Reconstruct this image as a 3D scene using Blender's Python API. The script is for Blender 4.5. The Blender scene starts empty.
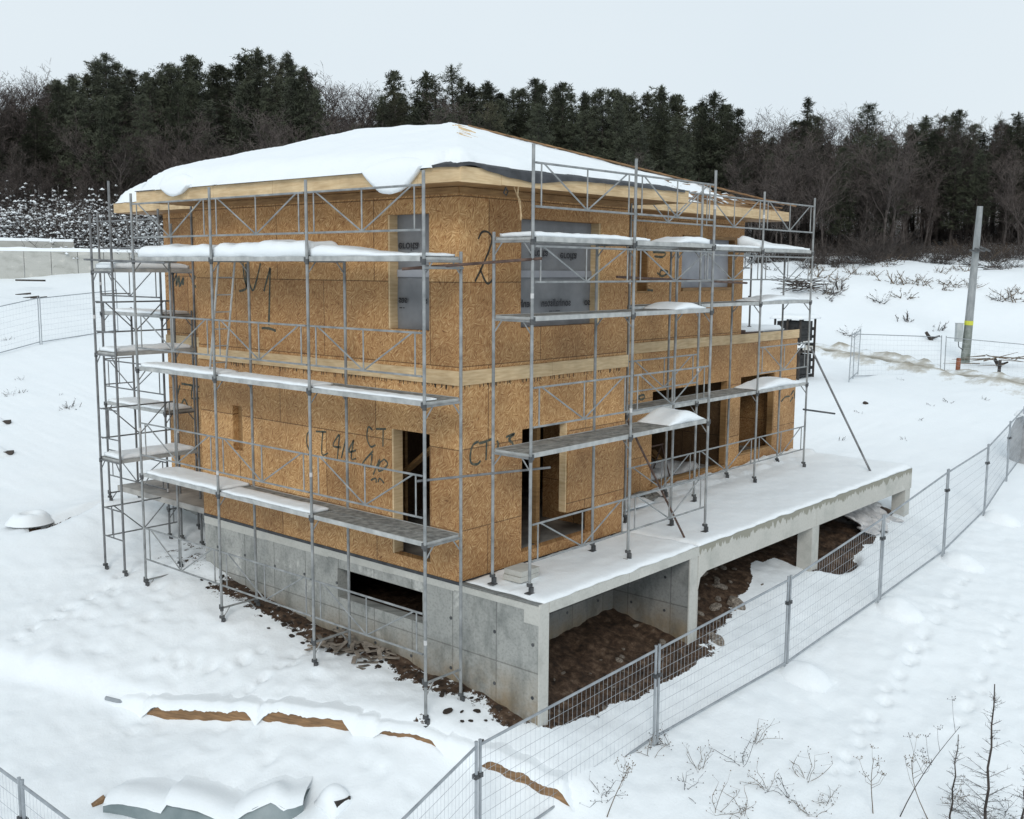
import bpy, bmesh, math, random
import numpy as np
from mathutils import Vector, Matrix, noise
from math import sin, cos, pi, radians, sqrt, atan2, tan
random.seed(7)
S = bpy.context.scene
COL = S.collection

# ------------------------------------------------------------------ camera numbers
CAM = Vector((-11.258, -10.769, 4.726)); FOC = 1054.178
_y, _t, _r = radians(40.826), radians(-7.572), radians(.392)
FW = Vector((cos(_y)*cos(_t), sin(_y)*cos(_t), sin(_t)))
_rt = Vector((sin(_y), -cos(_y), 0)); _up = _rt.cross(FW)
RT = cos(_r)*_rt + sin(_r)*_up; UP = -sin(_r)*_rt + cos(_r)*_up
def pt(u, v, d):
    """the point of the real place that was measured at this bearing and distance"""
    return CAM + d*(FW + RT*((u-512)/FOC) - UP*((v-409.5)/FOC))

# ------------------------------------------------------------------ materials
def new_mat(name):
    m = bpy.data.materials.new(name); m.use_nodes = True
    nt = m.node_tree; nt.nodes.clear()
    out = nt.nodes.new('ShaderNodeOutputMaterial'); b = nt.nodes.new('ShaderNodeBsdfPrincipled')
    nt.links.new(b.outputs[0], out.inputs[0])
    return m, nt, b
def N(nt, typ, **kw):
    n = nt.nodes.new(typ)
    for k, v in kw.items():
        if k.startswith('i_'):
            key = k[2:]
            n.inputs[int(key) if key.isdigit() else key].default_value = v
        else: setattr(n, k, v)
    return n
def ramp(nt, src, stops):
    r = nt.nodes.new('ShaderNodeValToRGB'); e = r.color_ramp.elements
    while len(e) < len(stops): e.new(.5)
    for i, (p, c) in enumerate(stops): e[i].position = p; e[i].color = (*c, 1) if len(c) == 3 else c
    nt.links.new(src, r.inputs[0]); return r
def mix(nt, fac, a, b, mode='MIX'):
    m = nt.nodes.new('ShaderNodeMix'); m.data_type = 'RGBA'; m.blend_type = mode
    for sock, val in ((m.inputs[0], fac), (m.inputs[6], a), (m.inputs[7], b)):
        if isinstance(val, (int, float)): sock.default_value = val
        elif isinstance(val, tuple): sock.default_value = (*val, 1)
        else: nt.links.new(val, sock)
    return m.outputs[2]
def bump(nt, b, src, dist, strength=1.0):
    n = N(nt, 'ShaderNodeBump'); n.inputs['Distance'].default_value = dist; n.inputs['Strength'].default_value = strength
    nt.links.new(src, n.inputs['Height']); nt.links.new(n.outputs[0], b.inputs['Normal'])
def coords(nt, scale=(1,1,1), rot=(0,0,0), vec=None):
    if vec is None: vec = N(nt, 'ShaderNodeTexCoord').outputs['Object']
    m = N(nt, 'ShaderNodeMapping'); m.inputs['Scale'].default_value = scale; m.inputs['Rotation'].default_value = rot
    nt.links.new(vec, m.inputs[0]); return m.outputs[0]
def noi(nt, vec, scale, detail=3, rough=.55):
    n = N(nt, 'ShaderNodeTexNoise'); n.inputs['Scale'].default_value = scale
    n.inputs['Detail'].default_value = detail; n.inputs['Roughness'].default_value = rough
    nt.links.new(vec, n.inputs['Vector']); return n.outputs[0]
def speckle(name, c1, c2, scale=8, rough=.8, metallic=0, bump_d=0, detail=4, lo=.35, hi=.65, stretch=(1,1,1)):
    m, nt, b = new_mat(name); v = coords(nt, stretch)
    n = noi(nt, v, scale, detail)
    r = ramp(nt, n, [(lo, c1), (hi, c2)]); nt.links.new(r.outputs[0], b.inputs['Base Color'])
    b.inputs['Roughness'].default_value = rough; b.inputs['Metallic'].default_value = metallic
    if bump_d: bump(nt, b, n, bump_d)
    return m
M = {}
def snow_mat():
    m, nt, b = new_mat('snow'); v = coords(nt)
    n = noi(nt, v, 3, 6, .6); n2 = noi(nt, v, 26, 3)
    c = mix(nt, n, (.82,.865,.895), (.87,.90,.92)); nt.links.new(c, b.inputs['Base Color'])
    b.inputs['Roughness'].default_value = .65; b.inputs['Specular IOR Level'].default_value = .25
    a = N(nt, 'ShaderNodeMath', operation='ADD'); nt.links.new(n, a.inputs[0]); nt.links.new(n2, a.inputs[1])
    bump(nt, b, a.outputs[0], .012, .5)
    return m
M['snow'] = snow_mat()
def ground_mat():
    m, nt, b = new_mat('snow_and_soil'); v = coords(nt)
    n = noi(nt, v, 1.3, 7, .62); n2 = noi(nt, v, 22, 3)
    snow = mix(nt, n, (.82,.865,.895), (.87,.90,.92))
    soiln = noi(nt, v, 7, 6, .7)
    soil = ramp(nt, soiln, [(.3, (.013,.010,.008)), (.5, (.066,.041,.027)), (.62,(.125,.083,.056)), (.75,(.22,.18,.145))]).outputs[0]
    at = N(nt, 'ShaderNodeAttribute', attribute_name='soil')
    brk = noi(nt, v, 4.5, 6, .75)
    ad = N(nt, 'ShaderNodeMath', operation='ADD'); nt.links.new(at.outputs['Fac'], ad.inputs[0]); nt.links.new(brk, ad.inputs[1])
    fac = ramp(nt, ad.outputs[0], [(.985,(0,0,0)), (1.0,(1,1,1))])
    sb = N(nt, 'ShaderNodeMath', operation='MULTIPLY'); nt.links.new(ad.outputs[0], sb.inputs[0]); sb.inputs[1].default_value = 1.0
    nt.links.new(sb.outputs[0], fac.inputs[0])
    # road slush
    rd = N(nt, 'ShaderNodeAttribute', attribute_name='slush')
    rn = noi(nt, v, 1.6, 6, .7)
    ra = N(nt, 'ShaderNodeMath', operation='MULTIPLY_ADD'); nt.links.new(rd.outputs['Fac'], ra.inputs[0]); nt.links.new(rn, ra.inputs[1]); ra.inputs[2].default_value = 0
    rf = ramp(nt, ra.outputs[0], [(.22,(0,0,0)), (.6,(1,1,1))])
    c = mix(nt, rf.outputs[0], snow, (.40,.37,.31))
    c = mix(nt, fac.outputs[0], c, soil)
    nt.links.new(c, b.inputs['Base Color']); b.inputs['Roughness'].default_value = .7; b.inputs['Specular IOR Level'].default_value = .2
    n5 = noi(nt, v, 9, 5, .65); ns = mix(nt, .35, n, n5); sm = mix(nt, fac.outputs[0], ns, soiln); bump(nt, b, sm, .045, .7)
    return m
M['ground'] = ground_mat()
def osb_mat(name='osb', gain=1.0):
    m, nt, b = new_mat(name)
    tc = N(nt, 'ShaderNodeTexCoord').outputs['Object']; sp = N(nt, 'ShaderNodeSeparateXYZ'); nt.links.new(tc, sp.inputs[0])
    ad = N(nt, 'ShaderNodeMath', operation='SUBTRACT'); nt.links.new(sp.outputs[0], ad.inputs[0]); nt.links.new(sp.outputs[1], ad.inputs[1])
    cb = N(nt, 'ShaderNodeCombineXYZ'); nt.links.new(ad.outputs[0], cb.inputs[0]); nt.links.new(sp.outputs[2], cb.inputs[1])
    base = cb.outputs[0]
    wn = N(nt, 'ShaderNodeTexNoise'); wn.inputs['Scale'].default_value = 5; nt.links.new(base, wn.inputs[0])
    wv = N(nt, 'ShaderNodeVectorMath', operation='MULTIPLY_ADD'); nt.links.new(wn.outputs['Color'], wv.inputs[0]); wv.inputs[1].default_value = (.035,.035,0); nt.links.new(base, wv.inputs[2])
    lay = []
    for k, a in enumerate((.15, .95, 1.75, 2.5)):
        mp = coords(nt, (8.5, 46, 1), (0,0,0), coords(nt, (1,1,1), (0,0,a), wv.outputs[0])); lay.append(noi(nt, mp, 1.0, 3, .6))
    vo = N(nt, 'ShaderNodeTexVoronoi'); vo.inputs['Scale'].default_value = 11; nt.links.new(wv.outputs[0], vo.inputs['Vector'])
    sc = N(nt, 'ShaderNodeSeparateColor'); nt.links.new(vo.outputs['Color'], sc.inputs[0])
    g1 = N(nt, 'ShaderNodeMath', operation='GREATER_THAN'); nt.links.new(sc.outputs[0], g1.inputs[0]); g1.inputs[1].default_value = .4
    g2 = N(nt, 'ShaderNodeMath', operation='GREATER_THAN'); nt.links.new(sc.outputs[1], g2.inputs[0]); g2.inputs[1].default_value = .5
    g3 = N(nt, 'ShaderNodeMath', operation='GREATER_THAN'); nt.links.new(sc.outputs[2], g3.inputs[0]); g3.inputs[1].default_value = .62
    x = mix(nt, g1.outputs[0], lay[0], lay[1]); x = mix(nt, g2.outputs[0], x, lay[2]); x = mix(nt, g3.outputs[0], x, lay[3])
    g = gain
    r = ramp(nt, x, [(.27, (.13*g,.055*g,.022*g)), (.39, (.35*g,.170*g,.060*g)), (.51, (.47*g,.272*g,.113*g)), (.62,(.60*g,.39*g,.185*g)), (.74, (.80*g,.60*g,.34*g))])
    big = noi(nt, base, .9, 4, .6)
    bigc = ramp(nt, big, [(.3, (.70,.66,.63)), (.48,(.93,.91,.90)), (.62,(1.06,1.05,1.04))]).outputs[0]
    c = mix(nt, 1.0, r.outputs[0], bigc, 'MULTIPLY')
    # the sheets: joints every 2.5 x 1.25 m and a tone of its own per sheet
    br = N(nt, 'ShaderNodeTexBrick'); br.inputs['Scale'].default_value = 1; br.inputs['Brick Width'].default_value = 2.5
    br.inputs['Row Height'].default_value = 1.25; br.inputs['Mortar Size'].default_value = .009; br.inputs['Mortar Smooth'].default_value = .1
    br.inputs['Color1'].default_value = (.76,.72,.69,1); br.inputs['Color2'].default_value = (1.12,1.12,1.12,1); br.inputs['Mortar'].default_value = (.30,.26,.22,1)
    mp = N(nt, 'ShaderNodeMapping'); mp.inputs['Location'].default_value = (.6,.45,0); nt.links.new(base, mp.inputs[0]); nt.links.new(mp.outputs[0], br.inputs[0])
    c = mix(nt, .9, c, br.outputs['Color'], 'MULTIPLY')
    nt.links.new(c, b.inputs['Base Color']); b.inputs['Roughness'].default_value = .75
    bump(nt, b, x, .004, .6)
    return m
M['osb'] = osb_mat('osb', 1.02)
M['osb_shade'] = osb_mat('osb_shaded', .2)  # OSB darkened in its colour so the openings look shaded inside
def wood_mat(name, c1, c2, rough=.7, knots=True):
    m, nt, b = new_mat(name); v = coords(nt, (1.6,1.6,14)); n = noi(nt, v, 2.2, 5)
    v2 = coords(nt, (1,1,1)); n2 = noi(nt, v2, 1.7, 3)
    r = ramp(nt, n, [(.3, c1), (.7, c2)]).outputs[0]
    r2 = ramp(nt, n2, [(.3,(.78,.76,.74)), (.65,(1.05,1.05,1.05))]).outputs[0]
    c = mix(nt, 1.0, r, r2, 'MULTIPLY'); nt.links.new(c, b.inputs['Base Color'])
    b.inputs['Roughness'].default_value = rough; return m
M['lumber'] = wood_mat('new_lumber', (.53,.37,.20), (.70,.54,.33))
M['lumber_dark'] = wood_mat('dark_lumber', (.24,.13,.05), (.40,.24,.10))  # lumber in a darker brown tone
M['log'] = wood_mat('weathered_timber', (.13,.075,.035), (.36,.21,.10))
M['plank'] = speckle('grey_scaffold_plank', (.13,.13,.125), (.30,.30,.28), 9, .85, bump_d=.004, stretch=(1,1,1))
def steel(name, c1, c2, met=.55, rough=.45): return speckle(name, c1, c2, 5, rough, met, lo=.35, hi=.7)
M['steel'] = steel('galvanised_tube', (.20,.21,.213), (.36,.37,.37), .35, .55)
M['steel_dull'] = steel('weathered_tube', (.12,.125,.13), (.24,.245,.25), .3, .65)
M['steel_dark'] = steel('dark_clamp_iron', (.05,.055,.06), (.13,.13,.13), .4, .6)
M['alu'] = steel('deck_edge_alloy', (.33,.34,.335), (.52,.525,.51), .2, .6)
M['rust'] = speckle('rusty_tube', (.06,.035,.028), (.14,.09,.07), 8, .8, .2)
M['fence'] = steel('galvanised_fence', (.27,.295,.32), (.40,.43,.455), .35, .55)
M['wire'] = speckle('fence_wire', (.36,.39,.42), (.48,.51,.54), 3, .5, .3)
M['black_sheet'] = speckle('black_roofing_sheet', (.018,.020,.024), (.05,.053,.06), 5, .55, bump_d=.01)
M['membrane'] = speckle('grey_vapour_membrane', (.165,.17,.18), (.245,.25,.26), 1.6, .75, bump_d=.03, detail=5)
M['membrane_tape'] = speckle('pale_membrane_tape', (.27,.28,.31), (.33,.34,.37), 2, .5)
M['membrane_pale'] = speckle('pale_membrane', (.24,.26,.30), (.40,.42,.46), 1.4, .5, bump_d=.03)
M['ink'] = speckle('black_print', (.015,.016,.02), (.03,.03,.035), 3, .6)
M['marker'] = speckle('dark_green_marker', (.035,.05,.045), (.16,.13,.075), 14, .8, lo=.4, hi=.75)
M['marker_black'] = speckle('black_marker', (.02,.02,.017), (.06,.05,.035), 16, .8)
M['rock'] = speckle('broken_stone', (.10,.085,.07), (.34,.29,.24), 4, .9, bump_d=.03)
M['soil'] = speckle('loose_soil', (.02,.014,.010), (.08,.055,.038), 9, .95, bump_d=.04)
M['tarp'] = speckle('grey_blue_tarp', (.17,.215,.225), (.27,.315,.325), 2.2, .5, bump_d=.03)
M['white_sheet'] = speckle('white_plastic_sheet', (.42,.42,.43), (.62,.61,.60), 5, .45, bump_d=.03)
M['rubber'] = speckle('tyre_rubber', (.012,.012,.013), (.03,.03,.03), 9, .8)
M['pole'] = speckle('concrete_pole', (.20,.215,.22), (.33,.345,.35), 3, .85, stretch=(1,1,.4))
M['pole_low'] = speckle('mossy_pole', (.13,.15,.13), (.25,.27,.25), 3, .85)
M['yellow'] = speckle('yellow_band', (.50,.52,.04), (.62,.62,.08), 4, .6)
M['box_grey'] = speckle('meter_box', (.34,.37,.37), (.44,.46,.46), 3, .5)
M['bark'] = speckle('dark_bark', (.025,.021,.019), (.07,.058,.050), 3, .95)
M['bark_grey'] = speckle('grey_brown_bark', (.045,.037,.034), (.115,.098,.090), 2, .95)
M['twig'] = speckle('bare_twigs', (.055,.044,.041), (.12,.098,.088), .6, .95)
M['twig_dark'] = speckle('dark_twigs', (.03,.026,.024), (.08,.064,.056), 2, .95)
M['needle'] = speckle('pine_needles', (.024,.029,.017), (.068,.077,.045), .55, .8)
M['needle2'] = speckle('brown_green_needles', (.028,.030,.018), (.085,.083,.048), .6, .85)
M['weed'] = speckle('dry_weed', (.06,.045,.032), (.20,.15,.10), 12, .9)
M['blue'] = speckle('blue_plastic', (.02,.05,.12), (.03,.08,.18), 3, .5)
M['dark_int'] = speckle('site_rubbish', (.03,.028,.025), (.12,.10,.08), 5, .9)
M['dry_floor'] = speckle('wet_concrete_floor', (.18,.175,.165), (.42,.40,.37), 1.8, .6)
M['rust_stump'] = speckle('rusty_marker_post', (.17,.055,.025), (.28,.10,.05), 4, .8)
def concrete_mat(name, a, bcol, c3, brick=True, drip=None, spk=.5):
    m, nt, b = new_mat(name)
    tc = N(nt, 'ShaderNodeTexCoord').outputs['Object']; sp = N(nt, 'ShaderNodeSeparateXYZ'); nt.links.new(tc, sp.inputs[0])
    ad = N(nt, 'ShaderNodeMath', operation='ADD'); nt.links.new(sp.outputs[0], ad.inputs[0]); nt.links.new(sp.outputs[1], ad.inputs[1])
    cb = N(nt, 'ShaderNodeCombineXYZ'); nt.links.new(ad.outputs[0], cb.inputs[0]); nt.links.new(sp.outputs[2], cb.inputs[1])
    base = cb.outputs[0]
    n1 = noi(nt, base, 1.5, 7, .62); n2 = noi(nt, base, 22, 4, .6)
    c = ramp(nt, n1, [(.32, a), (.5, bcol), (.60, bcol), (.64, c3)]).outputs[0]
    sp2 = ramp(nt, n2, [(.36, (.62,.62,.62)), (.5, (1,1,1)), (.7,(1.08,1.08,1.08))]).outputs[0]
    c = mix(nt, spk if brick else .22, c, sp2, 'MULTIPLY')
    if brick:
        br = N(nt, 'ShaderNodeTexBrick'); br.offset = 0; br.inputs['Scale'].default_value = 1; br.inputs['Brick Width'].default_value = .9
        br.inputs['Row Height'].default_value = 1.15; br.inputs['Mortar Size'].default_value = .014; br.inputs['Mortar Smooth'].default_value = .5
        br.inputs['Color1'].default_value = (.86,.87,.86,1); br.inputs['Color2'].default_value = (1.07,1.07,1.06,1); br.inputs['Mortar'].default_value = (.45,.45,.45,1)
        mp = N(nt, 'ShaderNodeMapping'); mp.inputs['Location'].default_value = (.75, 2.18, 0); nt.links.new(base, mp.inputs[0]); nt.links.new(mp.outputs[0], br.inputs[0])
        c = mix(nt, .8, c, br.outputs['Color'], 'MULTIPLY')
        # rust brown tide mark low on the wall
        mr = N(nt, 'ShaderNodeMapRange'); mr.inputs['From Min'].default_value = -.95; mr.inputs['From Max'].default_value = -1.75
        nt.links.new(sp.outputs[2], mr.inputs[0])
        st = ramp(nt, noi(nt, base, 1.3, 5, .65), [(.35,(.15,.15,.15)),(.6,(1,1,1))]).outputs[0]; mu = N(nt, 'ShaderNodeMath', operation='MULTIPLY'); nt.links.new(mr.outputs[0], mu.inputs[0]); nt.links.new(st, mu.inputs[1])
        c = mix(nt, mu.outputs[0], c, (.25,.175,.09))
        dk = ramp(nt, noi(nt, coords(nt, (2.2,.8,1), vec=base), 1.0, 6, .7), [(.38,(.62,.64,.64)),(.52,(1,1,1))]).outputs[0]; c = mix(nt, .8, c, dk, 'MULTIPLY')
    if drip:
        z0, z1 = drip
        mr = N(nt, 'ShaderNodeMapRange'); mr.inputs['From Min'].default_value = z0; mr.inputs['From Max'].default_value = z1
        nt.links.new(sp.outputs[2], mr.inputs[0])
        dn = noi(nt, coords(nt, (5.0, .9, 1), vec=base), 1.0, 5, .7)
        ss = N(nt, 'ShaderNodeMath', operation='ADD'); nt.links.new(mr.outputs[0], ss.inputs[0]); nt.links.new(dn, ss.inputs[1])
        f = ramp(nt, ss.outputs[0], [(.98,(0,0,0)), (1.0,(1,1,1))])
        # shift: threshold sits at 1.0
        c = mix(nt, f.outputs[0], c, (.27,.262,.215))
    nt.links.new(c, b.inputs['Base Color']); b.inputs['Roughness'].default_value = .85
    bump(nt, b, n2, .003, .4)
    return m
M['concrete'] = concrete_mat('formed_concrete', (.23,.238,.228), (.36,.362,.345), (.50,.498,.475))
M['concrete_pale'] = concrete_mat('pale_concrete', (.38,.38,.35), (.48,.475,.44), (.54,.53,.49), False)
M['concrete_beam'] = concrete_mat('pale_concrete_wet_top', (.40,.40,.365), (.50,.49,.45), (.55,.54,.50), False, (-.42, .22))
M['concrete_in'] = concrete_mat('dark_concrete', (.13,.135,.13), (.23,.235,.23), (.30,.30,.29))  # darker concrete tone for inner basement walls, bay and terrace slab
M['concrete_far'] = concrete_mat('old_wall_concrete', (.36,.36,.33), (.46,.46,.43), (.55,.54,.50), False)

# ------------------------------------------------------------------ mesh builder
def tag(o, label=None, cat=None, group=None, kind=None):
    if label: o['label'] = label
    if cat: o['category'] = cat
    if group: o['group'] = group
    if kind: o['kind'] = kind
    return o
def empty(name, loc=(0,0,0), label=None, cat=None, group=None):
    o = bpy.data.objects.new(name, None); COL.objects.link(o); o.location = loc; o.empty_display_size = .3
    return tag(o, label, cat, group)
def wloc(o):
    v = Vector((0,0,0))
    while o is not None: v += Vector(o.location); o = o.parent
    return v
class MB:
    def __init__(s): s.v = []; s.f = []; s.m = []; s.cur = 0
    def face(s, idx): s.f.append(tuple(idx)); s.m.append(s.cur)
    def box(s, a, b):
        x0,y0,z0 = a; x1,y1,z1 = b; n = len(s.v)
        s.v += [(x0,y0,z0),(x1,y0,z0),(x1,y1,z0),(x0,y1,z0),(x0,y0,z1),(x1,y0,z1),(x1,y1,z1),(x0,y1,z1)]
        for f in ((0,3,2,1),(4,5,6,7),(0,1,5,4),(1,2,6,5),(2,3,7,6),(3,0,4,7)): s.face([n+i for i in f])
        return s
    def bar(s, p, q, w, h, up=(0,0,1)):
        p = Vector(p); q = Vector(q); d = (q-p).normalized(); u = Vector(up)
        a = d.cross(u)
        if a.length < 1e-4: a = d.cross(Vector((1,0,0)))
        a.normalize(); b = a.cross(d).normalized(); n = len(s.v)
        for c in (p, q):
            for i, j in ((-1,-1),(1,-1),(1,1),(-1,1)): s.v.append(tuple(c + a*(w/2*i) + b*(h/2*j)))
        for f in ((0,1,2,3),(7,6,5,4),(0,4,5,1),(1,5,6,2),(2,6,7,3),(3,7,4,0)): s.face([n+i for i in f])
        return s
    def tube(s, p, q, r, k=8, r2=None, caps=True):
        p = Vector(p); q = Vector(q); d = q-p
        if d.length < 1e-6: return s
        d.normalize(); a = d.orthogonal().normalized(); b = d.cross(a); n = len(s.v); r2 = r if r2 is None else r2
        for c, rr in ((p, r), (q, r2)):
            for i in range(k):
                t = 2*pi*i/k; s.v.append(tuple(c + (a*cos(t)+b*sin(t))*rr))
        for i in range(k): s.face((n+i, n+(i+1)%k, n+k+(i+1)%k, n+k+i))
        if caps and k > 2: s.face([n+i for i in range(k)][::-1]); s.face([n+k+i for i in range(k)])
        return s
    def path(s, pts, rad, k=6):
        pts = [Vector(p) for p in pts]; n = len(s.v); L = len(pts)
        a = None
        for j, p in enumerate(pts):
            d = (pts[min(j+1,L-1)] - pts[max(j-1,0)]).normalized()
            a = d.orthogonal().normalized() if a is None else (a - d*a.dot(d)).normalized()
            b = d.cross(a); r = rad[j] if isinstance(rad, (list, tuple)) else rad
            for i in range(k):
                t = 2*pi*i/k; s.v.append(tuple(p + (a*cos(t)+b*sin(t))*r))
        for j in range(L-1):
            for i in range(k): s.face((n+j*k+i, n+j*k+(i+1)%k, n+(j+1)*k+(i+1)%k, n+(j+1)*k+i))
        s.face([n+i for i in range(k)][::-1]); s.face([n+(L-1)*k+i for i in range(k)])
        return s
    def build(s, name, mat, parent=None, smooth=False):
        off = wloc(parent) if parent is not None else Vector((0,0,0))
        loc = Vector((0,0,0))
        if parent is None and s.v:
            a = np.array(s.v); loc = Vector(((a[:,0].min()+a[:,0].max())/2, (a[:,1].min()+a[:,1].max())/2, a[:,2].min())); off = loc
        me = bpy.data.meshes.new(name)
        a = np.array(s.v, dtype=float) - np.array(off)
        me.from_pydata(a.tolist(), [], s.f)
        for mm in (mat if isinstance(mat, (list, tuple)) else [mat]): me.materials.append(mm)
        if any(s.m): me.polygons.foreach_set('material_index', s.m)
        if smooth: me.polygons.foreach_set('use_smooth', [True]*len(me.polygons))
        me.update()
        o = bpy.data.objects.new(name, me); COL.objects.link(o); o.location = loc
        if parent is not None: o.parent = parent
        return o
def copy_tree(o, parent=None):
    c = o.copy(); COL.objects.link(c); c.parent = parent
    for ch in list(o.children): copy_tree(ch, c)
    return c
def fbm(x, y, z=0, sc=1., oct=3):
    t = 0; a = 1; s = 0
    for i in range(oct):
        t += a*noise.noise(Vector((x*sc, y*sc, z+i*7.3))); s += a; a *= .5; sc *= 2.1
    return t/s

# ------------------------------------------------------------------ terrain
ctrl = [(0,-1.6,-1.88),(-1.1,-.35,-1.78),(-1.1,2.04,-1.62),(-1.1,4.56,-1.45),(-1.1,7.2,-1.32),(-1.1,8.7,-1.25),(0,6.8,-.98),(0,3.4,-1.5),(0,.75,-1.7),
 (.5,11.4,-.50),(.5,8.7,-1.0),(1.51,-2.64,-2.38),(5.06,-2.96,-2.1),(8.53,-3.19,-1.75),(12.06,-3.2,-1.48),(15.8,-2.9,-1.25),(19.8,-2.3,-1.02),
 (-1.9,-2.2,-2.85),(-6.3,.8,-2.95),(-5.5,-3.2,-3.2),(-2.7,3.8,-2.3),(-3.8,1.3,-2.65),(-4,-6,-3.4),(5,-7,-2.95),(12,-8,-2.4),(-11,-11,-3.9),(-10,6,-2.9),(22,-9,-1.9),
 (-4,9,-1.9),(-6,14,-1.8),(-3,14,-1.35),(.4,15,-1.3),(3,-4.6,-2.65),(8,-4.8,-2.2),(30,-2,-.8),(27,5.5,.3),(41.7,7.1,-.35),(36,2,-.1),(41,13,.5),(18,5,-1.0),(14.3,-1.7,-1.2),(14.6,1.6,-.35),(14.6,6,-.5),
 (2,-1,-1.78),(3.8,0,-1.4),(2.3,0,-1.5),(1,.4,-1.42),(4.15,-1.6,-1.68),(4.15,-.5,-1.5),(6,-1,-1.55),(6,.8,-.95),(10,-1,-1.4),(10,1.2,-.8),(13,0.5,-.75),(13,-1.3,-1.15),(9,-1.6,-1.42),(8.5,-2.3,-1.62),(6,-2.0,-1.85),(5,5,-1.3),(10,8,-.8),(2,5,-1.35),
 (9.2,33,1.5),(9.3,37,1.7),(5,24,.2),(24,30,1.5),(30,18,.9),(14,14,-.1),(52.8,9.5,-.45),(45,25,1.7),(16,48,2.8)]
for u, v, d in ((40,280,80),(120,276,82),(-40,284,78),(250,262,90),(940,363,62),(1020,330,70),(1000,285,80),(900,300,75),(820,285,78),(900,272,85),(1020,262,95),(880,250,108),(1000,240,112),(760,252,105),(600,252,105),(450,250,105),(300,238,105),(150,225,108),(60,215,112),(-40,210,115),(1080,236,115),(-200,215,130),(1300,240,130)):
    p = pt(u, v, d); ctrl.append((p.x, p.y, p.z))
for u, v, d in ((-300,140,240),(300,150,240),(700,160,240),(1200,165,240),(-300,190,170),(200,195,165),(600,205,165),(1000,215,165)):
    p = pt(u, v, d); ctrl.append((p.x, p.y, p.z))
ctrl += [(-60,-60,-7),(60,-60,-5),(-80,60,-3),(140,-60,0),(-60,0,-5),(0,-40,-5.5)]
A = np.array(ctrl); n_ = len(A)
def kern(d): return d
D_ = np.sqrt(((A[:,None,:2]-A[None,:,:2])**2).sum(-1))
K = np.zeros((n_+3, n_+3)); K[:n_,:n_] = kern(D_) - np.eye(n_)*.05; K[:n_,n_] = 1; K[:n_,n_+1:] = A[:,:2]; K[n_,:n_] = 1; K[n_+1:,:n_] = A[:,:2].T
W_ = np.linalg.solve(K, np.concatenate([A[:,2], np.zeros(3)]))
def base_h(P):
    P = np.atleast_2d(P); out = np.zeros(len(P))
    for i in range(0, len(P), 20000):
        Q = P[i:i+20000]; d = np.sqrt(((Q[:,None,:]-A[None,:,:2])**2).sum(-1))
        out[i:i+20000] = d @ W_[:n_] + W_[n_] + Q @ W_[n_+1:]
    return out
LOG_A, LOG_B = Vector((-2.85, 4.25)), Vector((-.45, -2.5))
_ld = (LOG_B-LOG_A).normalized(); _ln = Vector((-_ld.y, _ld.x))     # normal pointing to the house side
def axis(lo, hi, f0, f1, fine):
    a = [f0]
    while a[-1] < f1: a.append(a[-1]+fine)
    st = fine
    while a[-1] < hi: st = min(st*1.05, 5); a.append(a[-1]+st)
    b = []; x = f0; st = fine
    while x > lo: st = min(st*1.05, 5); x -= st; b.append(x)
    return np.array(b[::-1]+a)
XS = axis(-120, 330, -8, 15, .078); YS = axis(-110, 330, -9, 9, .078)
GX, GY = np.meshgrid(XS, YS, indexing='ij'); P_ = np.stack([GX.ravel(), GY.ravel()], 1)
HZ = base_h(P_)
def sstep(a, b, x):
    t = np.clip((x-a)/(b-a), 0, 1); return t*t*(3-2*t)
def bumpy(x, y):
    near = 1.0
    d = sqrt((x-CAM.x)**2+(y-CAM.y)**2)
    h = .09*fbm(x, y, 3, .4, 3) + .055*fbm(x, y, 9, 1.1, 3)
    if -4 < x < 0 and -3 < y < 9: h += .03*abs(noise.noise(Vector((x*3.1,y*3.1,4))))
    if d < 40: h += .026*noise.noise(Vector((x*4.4, y*4.4, 2)))
    if d > 45: h += (.8*fbm(x, y, 5, .07, 3)+.35*fbm(x, y, 15, .22, 3))*min(1, (d-45)/30)
    return h
tracks = []
for (u0,v0),(u1,v1),z in (((962,580),(842,768),-2.3),((1010,618),(955,722),-2.3),((30,600),(200,560),-1.8),((330,470),(300,640),-1.9)):
    pass
def ground_hit(u, v, z=-2.3, it=6):
    d = FW + RT*((u-512)/FOC) - UP*((v-409.5)/FOC)
    for i in range(it):
        k = (z-CAM.z)/d.z; p = CAM + d*k; z = float(base_h([(p.x,p.y)])[0])
    return Vector((p.x, p.y, z))
dents = []
for (a, b, nn) in (((964,576),(838,775),30),((1012,612),(958,728),16),((905,660),(925,640),4),((20,640),(140,560),14),((250,690),(330,640),9),((160,640),(260,650),10)):
    for i in range(nn):
        t = i/(nn-1); u = a[0]+(b[0]-a[0])*t; v = a[1]+(b[1]-a[1])*t
        p = ground_hit(u+4*sin(i*2.1), v); s_ = (.05 if i % 2 else -.05)
        dents.append((p.x+s_, p.y+s_, .085, .10))
_R = random.Random(4)
for i in range(150):
    x_c = _R.gauss(-2.1, .9); y_c = _R.uniform(-2.5, 8)
    if x_c < -.9: dents.append((x_c, y_c, _R.uniform(.07,.12), _R.uniform(.025,.06)))
for i in range(60): dents.append((_R.uniform(-9,-2), _R.uniform(3,9), _R.uniform(.09,.16), _R.uniform(.02,.05)))
for i in range(90): dents.append((_R.uniform(3,15), _R.uniform(-8,-3.6), _R.uniform(.07,.14), _R.uniform(.015,.04)))
ds = np.array(dents)
bm_ = np.array([bumpy(x, y) for x, y in P_])
HZ = HZ + bm_
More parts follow.
